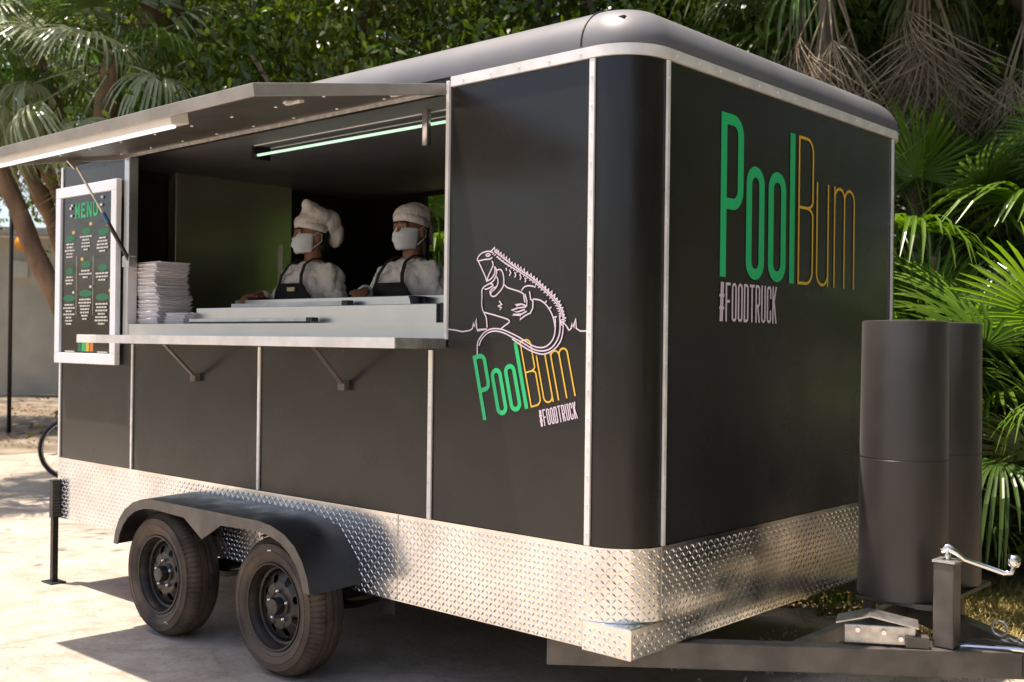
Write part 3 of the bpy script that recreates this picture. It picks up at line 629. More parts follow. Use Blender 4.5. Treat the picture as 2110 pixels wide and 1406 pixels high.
IGUANA = [
[(-.72,1.964),(-.749,1.971),(-.787,1.964),(-.809,1.945),(-.806,1.933),(-.769,1.937),(-.739,1.938),(-.724,1.944)],
[(-.806,1.933),(-.786,1.902),(-.763,1.865),(-.755,1.846),(-.748,1.864),(-.73,1.893),(-.719,1.914),(-.727,1.93)],
[(-.764,1.956),(-.749,1.961),(-.737,1.955),(-.751,1.95),(-.764,1.956)],
[(-.74,1.969),(-.728,1.973),(-.712,1.985),(-.71,1.967),(-.698,1.96)],
[(-.755,1.846),(-.73,1.855),(-.71,1.877),(-.709,1.903)],
[(-.71,1.967),(-.671,1.944),(-.622,1.914),(-.574,1.888),(-.518,1.861),(-.471,1.831),(-.425,1.799),(-.38,1.764),(-.353,1.729),(-.339,1.695),(-.339,1.668)],
[(-.7,1.947),(-.651,1.917),(-.603,1.894),(-.536,1.861),(-.489,1.834),(-.443,1.803),(-.398,1.77),(-.363,1.733),(-.348,1.699)],
[(-.697,1.891),(-.675,1.891),(-.662,1.872),(-.657,1.836),(-.668,1.812),(-.702,1.784),(-.725,1.783),(-.729,1.797),(-.698,1.82),(-.69,1.845),(-.698,1.863)],
[(-.725,1.783),(-.735,1.797),(-.712,1.809),(-.737,1.803),(-.717,1.817),(-.698,1.82)],
[(-.714,1.906),(-.699,1.891),(-.703,1.866),(-.718,1.845),(-.747,1.832)],
[(-.654,1.829),(-.639,1.817),(-.611,1.809),(-.573,1.799),(-.549,1.788),(-.544,1.767),(-.539,1.753)],
[(-.559,1.802),(-.545,1.816),(-.522,1.821),(-.498,1.818),(-.484,1.814)],
[(-.516,1.798),(-.509,1.766),(-.497,1.759),(-.497,1.731),(-.51,1.71),(-.538,1.7),(-.566,1.684),(-.562,1.704),(-.609,1.704),(-.581,1.715),(-.612,1.722),(-.576,1.732),(-.591,1.743),(-.558,1.747),(-.529,1.739),(-.53,1.76),(-.54,1.788)],
[(-.581,1.715),(-.539,1.725)],
[(-.576,1.732),(-.534,1.735)],
[(-.562,1.704),(-.529,1.718)],
[(-.498,1.766),(-.461,1.762),(-.429,1.744),(-.401,1.713),(-.386,1.682),(-.378,1.648)],
[(-.379,1.689),(-.378,1.648),(-.385,1.613),(-.408,1.586),(-.44,1.572),(-.485,1.575),(-.532,1.595),(-.579,1.616),(-.627,1.633),(-.666,1.644),(-.714,1.647),(-.754,1.637),(-.783,1.615),(-.803,1.586),(-.804,1.538)],
[(-.357,1.702),(-.353,1.648),(-.364,1.607),(-.395,1.572),(-.439,1.558),(-.49,1.564),(-.55,1.59),(-.607,1.612),(-.656,1.63),(-.704,1.637),(-.744,1.629),(-.778,1.604),(-.795,1.575)],
[(-.339,1.675),(-.338,1.641),(-.349,1.6),(-.377,1.569),(-.412,1.551),(-.448,1.545),(-.503,1.557),(-.56,1.581),(-.607,1.605)],
[(-.747,1.832),(-.779,1.814),(-.781,1.778),(-.781,1.742),(-.77,1.716),(-.755,1.694),(-.749,1.651)],
[(-.77,1.716),(-.715,1.705),(-.666,1.694),(-.628,1.683),(-.626,1.672),(-.651,1.658),(-.673,1.644)],
[(-.682,1.762),(-.667,1.747),(-.687,1.741),(-.667,1.733),(-.677,1.726)],
[(-.978,1.644),(-.938,1.641),(-.896,1.634),(-.85,1.639),(-.834,1.647),(-.827,1.673),(-.822,1.651),(-.813,1.688),(-.808,1.647),(-.804,1.64),(-.749,1.646)],
[(-.339,1.675),(-.321,1.658),(-.308,1.641),(-.297,1.648),(-.292,1.668),(-.286,1.651),(-.275,1.685),(-.271,1.648),(-.251,1.638),(-.205,1.638)],
[(-.626,1.889),(-.619,1.876),(-.626,1.864)],
[(-.598,1.879),(-.591,1.866),(-.597,1.856)],
[(-.569,1.869),(-.562,1.855),(-.568,1.846)],
[(-.541,1.854),(-.536,1.842),(-.541,1.835)],
[(-.646,1.897),(-.641,1.886)],
[(-.424,1.758),(-.435,1.748)],
[(-.399,1.733),(-.41,1.727)],
[(-.37,1.695),(-.386,1.692)],
[(-.747,1.832),(-.729,1.835),(-.717,1.827),(-.747,1.814),(-.765,1.813)]]
ink = Ink(lambda a, b, d: (a, -.0032-d, b))
def spl(q):
    if len(q) < 4: return q
    o_ = []
    for i in range(len(q)-1):
        p0, p1, p2, p3 = [Vector(q[max(0, min(len(q)-1, i+j))]) for j in (-1, 0, 1, 2)]
        for t in (0, .33, .66): o_.append(tuple(.5*(2*p1+(p2-p0)*t+(2*p0-5*p1+4*p2-p3)*t*t+(3*p1-p0-3*p2+p3)*t**3)))
    return o_+[q[-1]]
for i, q in enumerate(IGUANA): ink.stroke(q if i in (3, 12, 22, 23, 24) else spl(q), .0058)
bk = spl(IGUANA[5]); rr_ = random.Random(5)
for i in range(0, len(bk)-1):                    # spines along the back
    a = Vector(bk[i]); b = Vector(bk[i+1]); d = (b-a).normalized(); n = Vector((-d.y, d.x)); n = n if n.y > 0 else -n
    ink.stroke([a, a+d*.006+n*(.010+rr_.uniform(0, .006)), a+d*.016], .0045)
    ink.stroke([a-n*.006, a-n*.016-d*.006], .004)
P(ink.g, 'iguana_drawing', 'vinyl_pink', fix=False)

# ------------------------------------------------------------------ menu board on the rear panel
mb = thing('menu_board', (-4.18, -.03, 1.43), 'tall dark menu board in a white frame fixed on the trailer side', 'menu board')
x0, x1, z0, z1, fw_ = -4.566, -3.782, 1.425, 2.548, .066
P(G().box(x0+.05, x1-.05, -.030, -.014, z0+.05, z1-.05), 'panel', 'menu_black', mb)
for (a0, a1, b0, b1) in ((x0, x1, z1-fw_, z1), (x0, x1, z0, z0+fw_), (x0, x0+fw_, z0+fw_+.0005, z1-fw_-.0005), (x1-fw_, x1, z0+fw_+.0005, z1-fw_-.0005)):
    P(G().box(a0, a1, -.046, -.012, b0, b1), 'frame_bar', 'frame_white', mb, bevel=.003)
mu = lambda X: -4.500+.650*(X-95)/347; mv = lambda Y: 1.490+.993*(1250-Y)/1125
pl = lambda a, b, d: (a, -.0312-d, b)
ink = Ink(pl); word(ink, [(c, i*.078, .062, .095, None) for i, c in enumerate('MENU')], .018, Fr(mu(185), mv(285))); P(ink.g, 'menu_heading', 'menu_green', mb, fix=False)
tx = Ink(pl); ye = Ink(pl); rl = random.Random(8)
for X, blocks in ((150, ((425, 38, 465, 5), (660, 26, 703, 3), (855, 44, 903, 7))), (265, ((383, 32, 422, 5), (620, 33, 664, 3), (825, 46, 868, 7))), (380, ((400, 38, 443, 5), (650, 32, 690, 3), (855, 46, 903, 7)))):
    for Y, hw, Y0, nl in blocks:
        ov = Ink(pl); ov.poly([(mu(X+hw*math.cos(t)), mv(Y+25*math.sin(t))) for t in np.linspace(0, 2*math.pi, 18)[:-1]]); P(ov.g, 'dish_oval', 'menu_dark_green', mb, fix=False)
        for i in range(nl):
            hw2 = rl.uniform(20, 44) if i < nl-1 else rl.uniform(14, 24); Yc = Y0+i*23
            xa = X-hw2
            while xa < X+hw2:                    # a run of word-like dashes
                xb = min(X+hw2, xa+rl.uniform(8, 22)); tx.stroke([(mu(xa), mv(Yc)), (mu(xb), mv(Yc))], .0095); xa = xb+3.5
for X, Y in ((175, 383), (295, 335), (412, 356), (238, 580), (430, 812)): ye.poly([(mu(X+11*math.cos(t)), mv(Y+13*math.sin(t))) for t in np.linspace(0, 2*math.pi, 12)[:-1]])
for X, Y in ((158, 208), (168, 188), (165, 262), (375, 160), (370, 212), (186, 815), (305, 780)): tx.poly([(mu(X+9*math.cos(t)), mv(Y+10*math.sin(t))) for t in np.linspace(0, 2*math.pi, 7)[:-1]])
for X in (207, 322): tx.stroke([(mu(X), mv(560)), (mu(X), mv(980))], .0025)
for X in (165, 390): tx.stroke([(mu(X-34), mv(1238)), (mu(X+34), mv(1238))], .007)
kind(P(tx.g, 'menu_text', 'menu_text', mb, fix=False), 'stuff'); kind(P(ye.g, 'yellow_dots', 'menu_yellow', mb, fix=False), 'stuff')
for X, m_ in ((228, 'menu_dark_green'), (255, 'menu_green'), (282, 'menu_yellow'), (310, 'menu_orange')):
    ink = Ink(pl); ink.poly([(mu(X-12), mv(1235)), (mu(X+12), mv(1235)), (mu(X+12), mv(1135)), (mu(X-12), mv(1135))]); P(ink.g, 'colour_bar', m_, mb, fix=False)

# ------------------------------------------------------------------ things on the counter
def tray_mesh():
    g = G(); w, d, h = .125, .112, .011
    def ring(a, z): return [(-w*a, -d*a, z), (w*a, -d*a, z), (w*a, d*a, z), (-w*a, d*a, z)]
    vs = ring(.90, 0)+ring(.97, h*.62)+ring(1, h*.66)+ring(1, h*.86)+ring(.96, h)+ring(.9, h)
    return g.add(vs, [(3,2,1,0)]+[(4*i+j, 4*i+(j+1) % 4, 4*i+4+(j+1) % 4, 4*i+4+j) for i in range(5) for j in range(4)]+[(20,21,22,23)]).mesh('takeout_box', 'box_white')
tm = tray_mesh(); rb = random.Random(11)
sway = 0
for i in range(34):
    sway += rb.uniform(-.006, .006); sway *= .95
    o = bpy.data.objects.new('takeout_box', tm); col.objects.link(o)
    lean = .02*math.sin(i/34*6.5)
    o.location = (-3.602+sway*.8+lean+rb.uniform(-.005, .005), .166+rb.uniform(-.006, .006), 1.6735+i*.0109); o.rotation_euler = (0, 0, R(rb.uniform(-3.0, 3.0)))
    tag(o, 'white takeout box in the tall stack on the counter beside the menu board', 'takeout box', 'tall stack of takeout boxes')
for i in range(6):
    o = bpy.data.objects.new('takeout_box', tm); col.objects.link(o)
    o.location = (-3.335+.006*i+rb.uniform(-.004, .004), .20, 1.6735+i*.0109); o.rotation_euler = (0, 0, R(90+rb.uniform(-3, 3)))
    tag(o, 'white takeout box in the low pile next to the tall stack', 'takeout box', 'low pile of takeout boxes')
cup = thing('sauce_cup', (-1.593, .385, 1.766), 'small black sauce cup on the steel counter edge', 'cup')
P(G().lathe([(.0, .0), (.032, .0), (.042, .042), (.046, .044), (.044, .048), (.039, .046), (.030, .004), (.0, .004)], 'z', (-1.593, .385, 1.766), 24), 'cup_body', 'black_plastic', cup, smooth=40)
fd = thing('food_tray', (-3.10, .50, 1.822), 'small tray of red and orange food under the chef hand', 'food')
P(G().lathe([(0, .001), (.06, .001), (.07, .016), (.067, .017), (.058, .004), (0, .004)], 'z', (-3.10, .50, 1.822), 20), 'dish', 'black_plastic', fd)
for i in range(7): P(G().ball((-3.10+.032*math.cos(i*.9), .50+.032*math.sin(i*.9), 1.842), (.017, .013, .012), 8, 6), 'morsel', 'food_red', fd, smooth=True)

# ------------------------------------------------------------------ two cooks
def remesh(o, v, smooth_it=4):
    m_ = o.modifiers.new('remesh', 'REMESH'); m_.mode = 'VOXEL'; m_.voxel_size = v; m_.use_smooth_shade = True
    s_ = o.modifiers.new('smooth', 'SMOOTH'); s_.factor = .5; s_.iterations = smooth_it
wr_tex = bpy.data.textures.new('wrinkles', 'CLOUDS'); wr_tex.noise_scale = .07; wr_tex.noise_depth = 2
fold_tex = bpy.data.textures.new('folds', 'MARBLE'); fold_tex.marble_type = 'SHARP'; fold_tex.noise_scale = .10; fold_tex.turbulence = 9; fold_tex.noise_depth = 1
def wrinkle(o, st_): m_ = o.modifiers.new('wrinkle', 'DISPLACE'); m_.texture = wr_tex; m_.strength = st_; m_.mid_level = .5
def cook(loc, label, yaw, arms, hat, tagged, hair_long):
    cz, sz = math.cos(yaw), math.sin(yaw)
    hr = lambda p: (p[0]*cz-p[1]*sz, p[0]*sz+p[1]*cz, p[2])          # head turn
    def turned(g): g.v = [hr(p) for p in g.v]; return g
    g = G()
    head = G().ball((0, .006, 1.615), (.076, .096, .112), 28, 18).ball((0, -.024, 1.555), (.056, .068, .062), 20, 12).ball((0, -.055, 1.515), (.026, .028, .022)).ball((0, -.090, 1.632), (.052, .018, .020)).ball((-.038, -.062, 1.585), (.028, .028, .03)).ball((.038, -.062, 1.585), (.028, .028, .03))
    head.tube([(0, -.088, 1.630), (0, -.112, 1.590)], [.009, .015], 10).ball((0, -.108, 1.588), (.018, .014, .012))
    for s in (-1, 1): head.ball((s*.080, .012, 1.598), (.010, .022, .034), 12, 8)
    turned(head); g.add(head.v, head.f)
    g.limb([((0, .012, 1.54), .052), ((0, .016, 1.42), .058)])
    g.limb([((0, .01, 1.36), .07), ((0, .01, 1.30), .085), ((0, 0, 1.0), .11)])
    for s in (-1, 1):
        g.limb([((s*.09, .0, .95), .085), ((s*.10, -.01, .50), .055), ((s*.10, .01, .09), .038)])
        g.limb([((s*.10, .02, .045), .04), ((s*.105, -.12, .03), .03)])
    for s, (el, wrist, hand_dir) in zip((-1, 1), arms):
        sh_ = (s*.180, .005, 1.365); g.limb([(sh_, .042), (el, .034), (wrist, .026)])
        w_ = Vector(wrist); d = Vector(hand_dir).normalized(); sd2 = d.cross(Vector((0, 0, 1))).normalized(); u_ = sd2.cross(d)
        pc = w_+d*.055
        for off in (-.022, 0, .022): g.limb([(w_+sd2*off*.6, .017), (w_+d*.085+sd2*off*1.25, .014)], 10)
        for off, ln in ((-.034, .060), (-.012, .075), (.011, .070), (.033, .055)):
            k0 = w_+d*.085+sd2*off; k1 = k0+d*ln*.55-u_*.010; k2 = k1+d*ln*.40-u_*.020
            g.limb([(k0, .0100), (k1, .0092), (k2, .0080)], 8)
        t0 = w_+d*.025-sd2*s*.026; t1 = t0+d*.035-sd2*s*.026; t2 = t1+d*.030-sd2*s*.004-u_*.008
        g.limb([(t0, .013), (t1, .0115), (t2, .0095)], 8)
    body = g.obj('person', 'skin', None, fix=False); body.location = loc; remesh(body, .0065, 3)
    tag(body, label, 'person')
    def kid(g, name, m_, rm=None, smooth=True, wr=0, par=body):
        o = g.obj(name, m_, None, smooth=smooth, fix=rm is None); o.parent = par
        if rm: remesh(o, rm, 5)
        if wr:
            wrinkle(o, wr)
            if wr > .03:
                m_ = o.modifiers.new('fold', 'DISPLACE'); m_.texture = fold_tex; m_.strength = .017; m_.mid_level = .5
        return o
    # eyes, brows
    for s in (-1, 1):
        kid(turned(G().ball((s*.031, -.094, 1.617), (.015, .010, .008), 12, 8)), 'eye', 'eye_white')
        kid(turned(G().ball((s*.031, -.1005, 1.617), (.0065, .005, .0065), 10, 6)), 'iris', 'eye_dark')
        kid(turned(G().tube([(s*.012, -.105, 1.640), (s*.032, -.104, 1.646), (s*.054, -.088, 1.641)], [.004, .0055, .003], 6)), 'eyebrow', 'hair_dark')
    # hair at the back and sides
    h = G().ball((0, .030, 1.625), (.083, .088, .105), 24, 14).ball((0, .055, 1.555), (.068, .055, .07))
    if hair_long: h.ball((0, .075, 1.50), (.062, .045, .10)).limb([((.055, .055, 1.56), .03), ((.06, .05, 1.44), .022)]).limb([((-.055, .055, 1.56), .03), ((-.06, .05, 1.44), .022)])
    kid(turned(h), 'hair', 'hair_dark', .008)
    # hat
    h = G()
    if hat == 'floppy':
        h.ball((0, .000, 1.690), (.094, .112, .060), 24, 14).ball((0, .030, 1.722), (.100, .105, .068), 24, 12).ball((0, .105, 1.690), (.090, .078, .088), 20, 12).ball((.01, .150, 1.625), (.066, .052, .085), 18, 12)
        h.limb([((0, -.005, 1.755), .060), ((-.004, -.030, 1.792), .036), ((-.006, -.040, 1.815), .016)])
    else:
        h.ball((0, .004, 1.690), (.094, .114, .066), 24, 14).ball((0, .035, 1.690), (.093, .100, .080), 24, 12).ball((0, .100, 1.640), (.062, .045, .075), 18, 12)
        h.limb([((.015, .125, 1.62), .036), ((.02, .135, 1.55), .024)])
    o = kid(turned(h), 'hat', 'cloth_white', .008, wr=.012)
    bd = G(); n = 40
    for i, (zz, rr2) in enumerate(((-.024, .0), (.020, .003), (.020, -.008), (-.024, -.008))):
        bd.v += [hr(((.090+rr2)*math.sin(a), .002-(.110+rr2)*math.cos(a), 1.676+zz-.020*(1-math.cos(a)))) for a in np.linspace(0, 2*math.pi, n, endpoint=False)]
    bd.f = [(i*n+j, i*n+(j+1) % n, ((i+1) % 4)*n+(j+1) % n, ((i+1) % 4)*n+j) for i in range(4) for j in range(n)]
    kid(bd, 'hat_band', 'cloth_white', par=o)
    # pleated mask with ear loops
    mk = G(); nu, nv = 25, 15
    for j in range(nv):
        v = j/(nv-1); z = 1.494+.120*v
        for i in range(nu):
            u = -1+2*i/(nu-1); a = u*R(72); pk = 1-u*u
            bulge = (.036-.030*abs(v-.50)**1.6*3.0)*pk**.7; pleat = .0040*math.sin(v*math.pi*6)*(1-abs(u)**3)
            mk.v.append(hr(((.076+bulge*.35)*math.sin(a)*(.80+.24*min(1, v*1.6)), .004-(.094+bulge+pleat)*math.cos(a), z-.010*abs(u)*(1-v)*-1)))
    mk.f = [(j*nu+i, j*nu+i+1, (j+1)*nu+i+1, (j+1)*nu+i) for j in range(nv-1) for i in range(nu-1)]
    o = kid(mk, 'face_mask', 'mask_cloth'); so = o.modifiers.new('t', 'SOLIDIFY'); so.thickness = .003; so.offset = 1
    for s in (-1, 1): kid(turned(G().tube([(s*.072, -.035, 1.592), (s*.086, .0, 1.622), (s*.088, .028, 1.61), (s*.082, .028, 1.57), (s*.070, -.03, 1.522)], .0022, 6)), 'ear_loop', 'mask_cloth', par=o)
    # jacket with sleeves
    j = G().limb([((0, 0, 1.33), .122), ((0, 0, 1.15), .130), ((0, 0, .88), .140)], 20).ball((-.07, -.005, 1.27), (.125, .135, .15)).ball((.07, -.005, 1.27), (.125, .135, .15)).ball((-.085, 0, 1.0), (.11, .135, .2)).ball((.085, 0, 1.0), (.11, .135, .2))
    for s, (el, wrist, hd_) in zip((-1, 1), arms):
        sh_ = (s*.175, .005, 1.362); w2 = Vector(el).lerp(Vector(wrist), .78)
        j.limb([((s*.06, .01, 1.405), .055), (sh_, .072), (Vector(sh_).lerp(Vector(el), .5), .066), (el, .060), (w2, .050)])
    jo = kid(j, 'jacket', 'cloth_white', .009, wr=.035)
    cl = G(); n = 28
    for zz, rr2 in ((1.40, .076), (1.452, .066), (1.455, .060), (1.40, .066)): cl.v += [(rr2*math.sin(a), .014-rr2*.98*math.cos(a), zz-.028*max(0, math.cos(a))**2) for a in np.linspace(0, 2*math.pi, n, endpoint=False)]
    cl.f = [(i*n+q, i*n+(q+1) % n, ((i+1) % 4)*n+(q+1) % n, ((i+1) % 4)*n+q) for i in range(4) for q in range(n)]
    kid(cl, 'collar', 'cloth_white', par=jo)
    # trousers
    t = G()
    for s in (-1, 1): t.limb([((s*.09, 0, .95), .105), ((s*.10, -.01, .50), .078), ((s*.10, .01, .10), .07)])
    kid(t, 'trousers', 'cloth_black', .014)
    # apron with straps
    ap = G(); nu, nv = 15, 16
    for q in range(nv):
        v = q/(nv-1); z = .62+.69*v; hw = .245 if z < 1.14 else .245-.125*min(1, (z-1.14)/.17)
        for i in range(nu):
            x = hw*(-1+2*i/(nu-1)); ap.v.append((x, -.163*math.sqrt(max(0.02, 1-(x/.285)**2))-.012-.012*(1-v)+.003*math.sin(x*40+v*5), z))
    ap.f = [(q*nu+i, q*nu+i+1, (q+1)*nu+i+1, (q+1)*nu+i) for q in range(nv-1) for i in range(nu-1)]
    ao = kid(ap, 'apron', 'cloth_black'); so = ao.modifiers.new('t', 'SOLIDIFY'); so.thickness = .004
    for s in (-1, 1):
        q = [(s*.108, -.160, 1.30), (s*.096, -.148, 1.36), (s*.078, -.110, 1.425), (s*.070, -.045, 1.462), (s*.064, .02, 1.468), (s*.05, .09, 1.44)]
        sg = G(); w_ = .011
        for a_, b_ in zip(q, q[1:]): sg.bar(a_, Vector(b_)+(Vector(b_)-Vector(a_))*.04, .022, .006, (0, -.7, .7))
        kid(sg, 'apron_strap', 'cloth_black', smooth=False, par=ao)
    if tagged: kid(G().box(.012, .082, -.188, -.182, 1.262, 1.285), 'name_tag', 'tag_gold', smooth=False, par=ao)
    return body
cook((-2.985, .80, .617), 'cook in white jacket, black apron and tall floppy chef hat, wearing a face mask', R(-14),
     (((-.275, -.07, 1.125), (-.195, -.235, 1.245), (.15, -.9, -.16)), ((.262, .03, 1.10), (.205, -.10, .98), (-.1, -.9, -.3))), 'floppy', True, False)
cook((-2.098, .80, .597), 'cook in white jacket, plain black apron and close white cap, wearing a face mask', R(8),
     (((-.265, -.09, 1.135), (-.120, -.225, 1.265), (.55, -.8, -.12)), ((.268, .03, 1.12), (.225, -.10, 1.0), (-.1, -.9, -.3))), 'cap', False, True)

# ------------------------------------------------------------------ vegetation
rng = np.random.default_rng(7)
def leaf_mesh(name, m, cen, size, aspect=.42, up=.35, seed=0, hang=0.0, fine=False):
    """n folded leaf blades around the given centres"""
    r = np.random.default_rng(seed); n = len(cen)
    d = r.normal(size=(n, 3)); d[:, 2] -= hang; d /= np.linalg.norm(d, axis=1, keepdims=True)
    nn = r.normal(size=(n, 3)); nn[:, 2] += up*3; sd_ = np.cross(d, nn); sd_ /= np.linalg.norm(sd_, axis=1, keepdims=True)+1e-9
    nrm = np.cross(sd_, d); s = (size*r.uniform(.6, 1.3, n))[:, None] if np.isscalar(size) else size[:, None]
    tip = cen+d*s; base = cen-d*s*.7; mid = cen-nrm*s*.10; l_ = cen+sd_*s*aspect+nrm*s*.10; rr = cen-sd_*s*aspect+nrm*s*.10
    if fine:
        w1 = sd_*s*aspect*.86; b1 = cen-d*s*.28+nrm*s*.07; f1 = cen+d*s*.42+nrm*s*.06
        pts_ = [base, b1-w1, f1-w1*.72, tip, f1+w1*.72, b1+w1]; tri = [0, 1, 5, 1, 2, 5, 2, 4, 5, 2, 3, 4]
    else: pts_ = [base, l_, tip, rr]; tri = [0, 1, 2, 0, 2, 3]
    k = len(pts_); nt_ = len(tri)//3
    v = np.stack(pts_, 1).reshape(-1, 3).astype(np.float32)
    me = bpy.data.meshes.new(name); me.vertices.add(k*n); me.vertices.foreach_set('co', v.ravel())
    idx = (np.arange(n)[:, None]*k+np.array(tri)[None]).astype(np.int32)
    me.loops.add(3*nt_*n); me.loops.foreach_set('vertex_index', idx.ravel())
    me.polygons.add(nt_*n); me.polygons.foreach_set('loop_start', np.arange(0, 3*nt_*n, 3, dtype=np.int32))
    me.update(calc_edges=True); me.materials.append(M[m]); return me
def clumps(n, k, rad, seed, cl=.42, shell=.55):
    r = np.random.default_rng(seed); c = r.normal(size=(k, 3)); c /= np.linalg.norm(c, axis=1, keepdims=True)
    c *= (shell+(1-shell)*r.random((k, 1))**.7)*np.array(rad)*r.uniform(.75, 1.15, (k, 1)); i = r.integers(0, k, n)
    return c[i]+r.normal(size=(n, 3))*np.array([cl, cl, cl*.6])*r.uniform(.5, 1.2, k)[i][:, None]
crowns = []
for i, (m_, n_, rad, sz) in enumerate((('leaf_deep', 17000, (2.3, 2.3, 1.9), .052), ('leaf_deep', 16000, (2.6, 2.4, 1.5), .056), ('leaf_mid', 16000, (2.2, 2.2, 1.8), .052), ('leaf_olive', 16000, (2.1, 2.1, 2.0), .052), ('leaf_mid', 14000, (2.0, 2.0, 1.5), .058))):
    crowns.append(leaf_mesh('crown', m_, clumps(n_, 60, rad, 20+i), sz, seed=40+i, hang=.5, fine=True))
shrubs = []
for i, (m_, n_, rad, sz) in enumerate((('leaf_mid', 4200, (.9, .9, .9), .050), ('leaf_deep', 4200, (1.0, .9, 1.0), .052), ('leaf_olive', 3800, (.8, .8, .8), .046))):
    shrubs.append(leaf_mesh('foliage', m_, clumps(n_, 26, rad, 60+i, .24, .4)+np.array([0, 0, .9]), sz, seed=70+i, fine=True))
def trunk_mesh(name, m_, pts, r0, r1, n=12, rough_=.06, seed=0, limbs=()):
    r = random.Random(seed); g = G(); pts = [Vector(p) for p in pts]; q = []; k = 7
    for a_, b_ in zip(pts, pts[1:]):
        for i in range(k): q.append(a_.lerp(b_, i/k)+Vector((r.uniform(-1, 1), r.uniform(-1, 1), 0))*r0*.10)
    q.append(pts[-1]); N_ = len(q)
    g.tube(q, [(r0+(r1-r0)*i/(N_-1))*(1+r.uniform(-rough_, rough_)+(.5*(1-i/2) if i < 2 else 0)) for i in range(N_)], n)
    for (a_, b_, c_, s_, e_) in limbs: g.tube([a_, b_, c_], [s_, (s_+e_)/2, e_], 7)
    return g.mesh(name, m_, smooth=True)
tree_trunks = []
for i in range(4):
    r = random.Random(90+i); limbs = []
    for k in range(6):
        a = k*1.05+r.random(); z0 = 3.0+.35*k; s = Vector((.05*math.cos(a), .05*math.sin(a), z0)); e = s+Vector((1.5*math.cos(a), 1.5*math.sin(a), 1.3+r.random()*.8))
        limbs.append((s, s.lerp(e, .5)+Vector((0, 0, -.1)), e, .06, .02))
    b_ = [(0, 0, 0), (r.uniform(-.25, .25), r.uniform(-.25, .25), 1.8), (r.uniform(-.3, .3), r.uniform(-.3, .3), 3.6), (0, 0, 6.2)]
    tree_trunks.append(trunk_mesh('trunk', ('bark_brown', 'bark_grey')[i % 2], b_, .15, .05, 10, seed=i, limbs=limbs))
def tree(x, y, s, ci, ti, rot, label, group, cz=5.8, name='broadleaf_tree', squash=1.0):
    o = thing(name, (x, y, -.03), label, 'tree', group); o.rotation_euler.z = rot
    inst('trunk', tree_trunks[ti], o, scale=(s, s, s*cz/5.8))
    c = inst('crown', crowns[ci], o, (0, 0, cz*s), (0, 0, rot*1.7), (s, s, s*squash)); kind(c, 'stuff'); return o

# fan palms
def frond_mesh(name, m_, pet, rad, nb, spread, droop, width, seed, rise=.0, cup=.15, dead=False):
    r = random.Random(seed); g = G()
    pts = [(pet*t, 0, rise*pet*t-.10*pet*t*t) for t in np.linspace(0, 1, 5)]; g.tube(pts, [.014, .012, .010, .009, .008], 5)
    hx = Vector(pts[-1])
    for i in range(nb):
        a = R(-spread/2+spread*i/(nb-1)+r.uniform(-1.5, 1.5)); ln = rad*(.72+.28*math.cos(a*.75))*r.uniform(.86, 1.05)
        d = Vector((math.cos(a), math.sin(a), cup)).normalized(); side = Vector((-math.sin(a), math.cos(a), 0)); dr = droop*r.uniform(.7, 1.3); prev = None
        if dead: d = (d+Vector((0, 0, -r.uniform(.2, .9)))).normalized()
        for j in range(6):
            t = j/5; p = hx+d*ln*t*(1-.28*dr*t*t)+Vector((0, 0, -dr*ln*(t**2.3)))
            w = width*(.30+1.3*t)*(1-t)**.55 if t < 1 else 0.0; w = max(w, .002)*(.45 if dead else 1); up_ = Vector((0, 0, w*.45))
            ring = [p-side*w+up_, p, p+side*w+up_]
            if prev: b = len(g.v); g.v += [tuple(q) for q in prev+ring]; g.f += [(b, b+1, b+4, b+3), (b+1, b+2, b+5, b+4)]
            prev = ring
    return g.mesh(name, m_)
FR = {}
for m_ in ('palm_green', 'palm_lime', 'palm_silver'):
    FR[m_] = [frond_mesh('frond', m_, .75, .80, 34, 230, .22, .024, 1, .25), frond_mesh('frond', m_, .70, .85, 32, 210, .55, .022, 2, .12), frond_mesh('frond', m_, .85, .75, 30, 190, .85, .022, 3, .05)]
FR['dry'] = [frond_mesh('frond', 'dry_frond', .55, .95, 18, 130, .9, .018, 4, -.2, dead=True), frond_mesh('frond', 'dry_frond', .7, .8, 14, 100, 1.1, .016, 5, -.3, dead=True)]
def palm(path, r0, label, mats, nfr, s=1.0, dry=0, seed=0, low=-35, high=75, group=None, name='fan_palm', trunk_mat='bark_brown'):
    """path = trunk points from the ground up"""
    r = random.Random(seed); bs = Vector(path[0]); o = thing(name, tuple(bs), label, 'palm', group)
    me = trunk_mesh('trunk', trunk_mat, [Vector(p)-bs for p in path], r0, r0*.72, 14, .10, seed); inst('trunk', me, o)
    top = Vector(path[-1])-bs
    for i in range(nfr):
        az = i*2.399+r.uniform(-.3, .3); t = (i+.5)/nfr; pit = R(high+(low-high)*t+r.uniform(-8, 8)); k = 0 if pit > R(35) else (1 if pit > 0 else 2)
        inst('frond', FR[mats[i % len(mats)]][k], o, top+Vector((0, 0, -.15*t)), (r.uniform(-.2, .2), -pit, az), s*r.uniform(.85, 1.12))
    for i in range(dry):
        inst('frond', FR['dry'][i % 2], o, top+Vector((0, 0, -.18-.5*r.random())), (r.uniform(-.3, .3), R(r.uniform(45, 72)), i*2.399+.5), s*r.uniform(.8, 1.15))
    return o
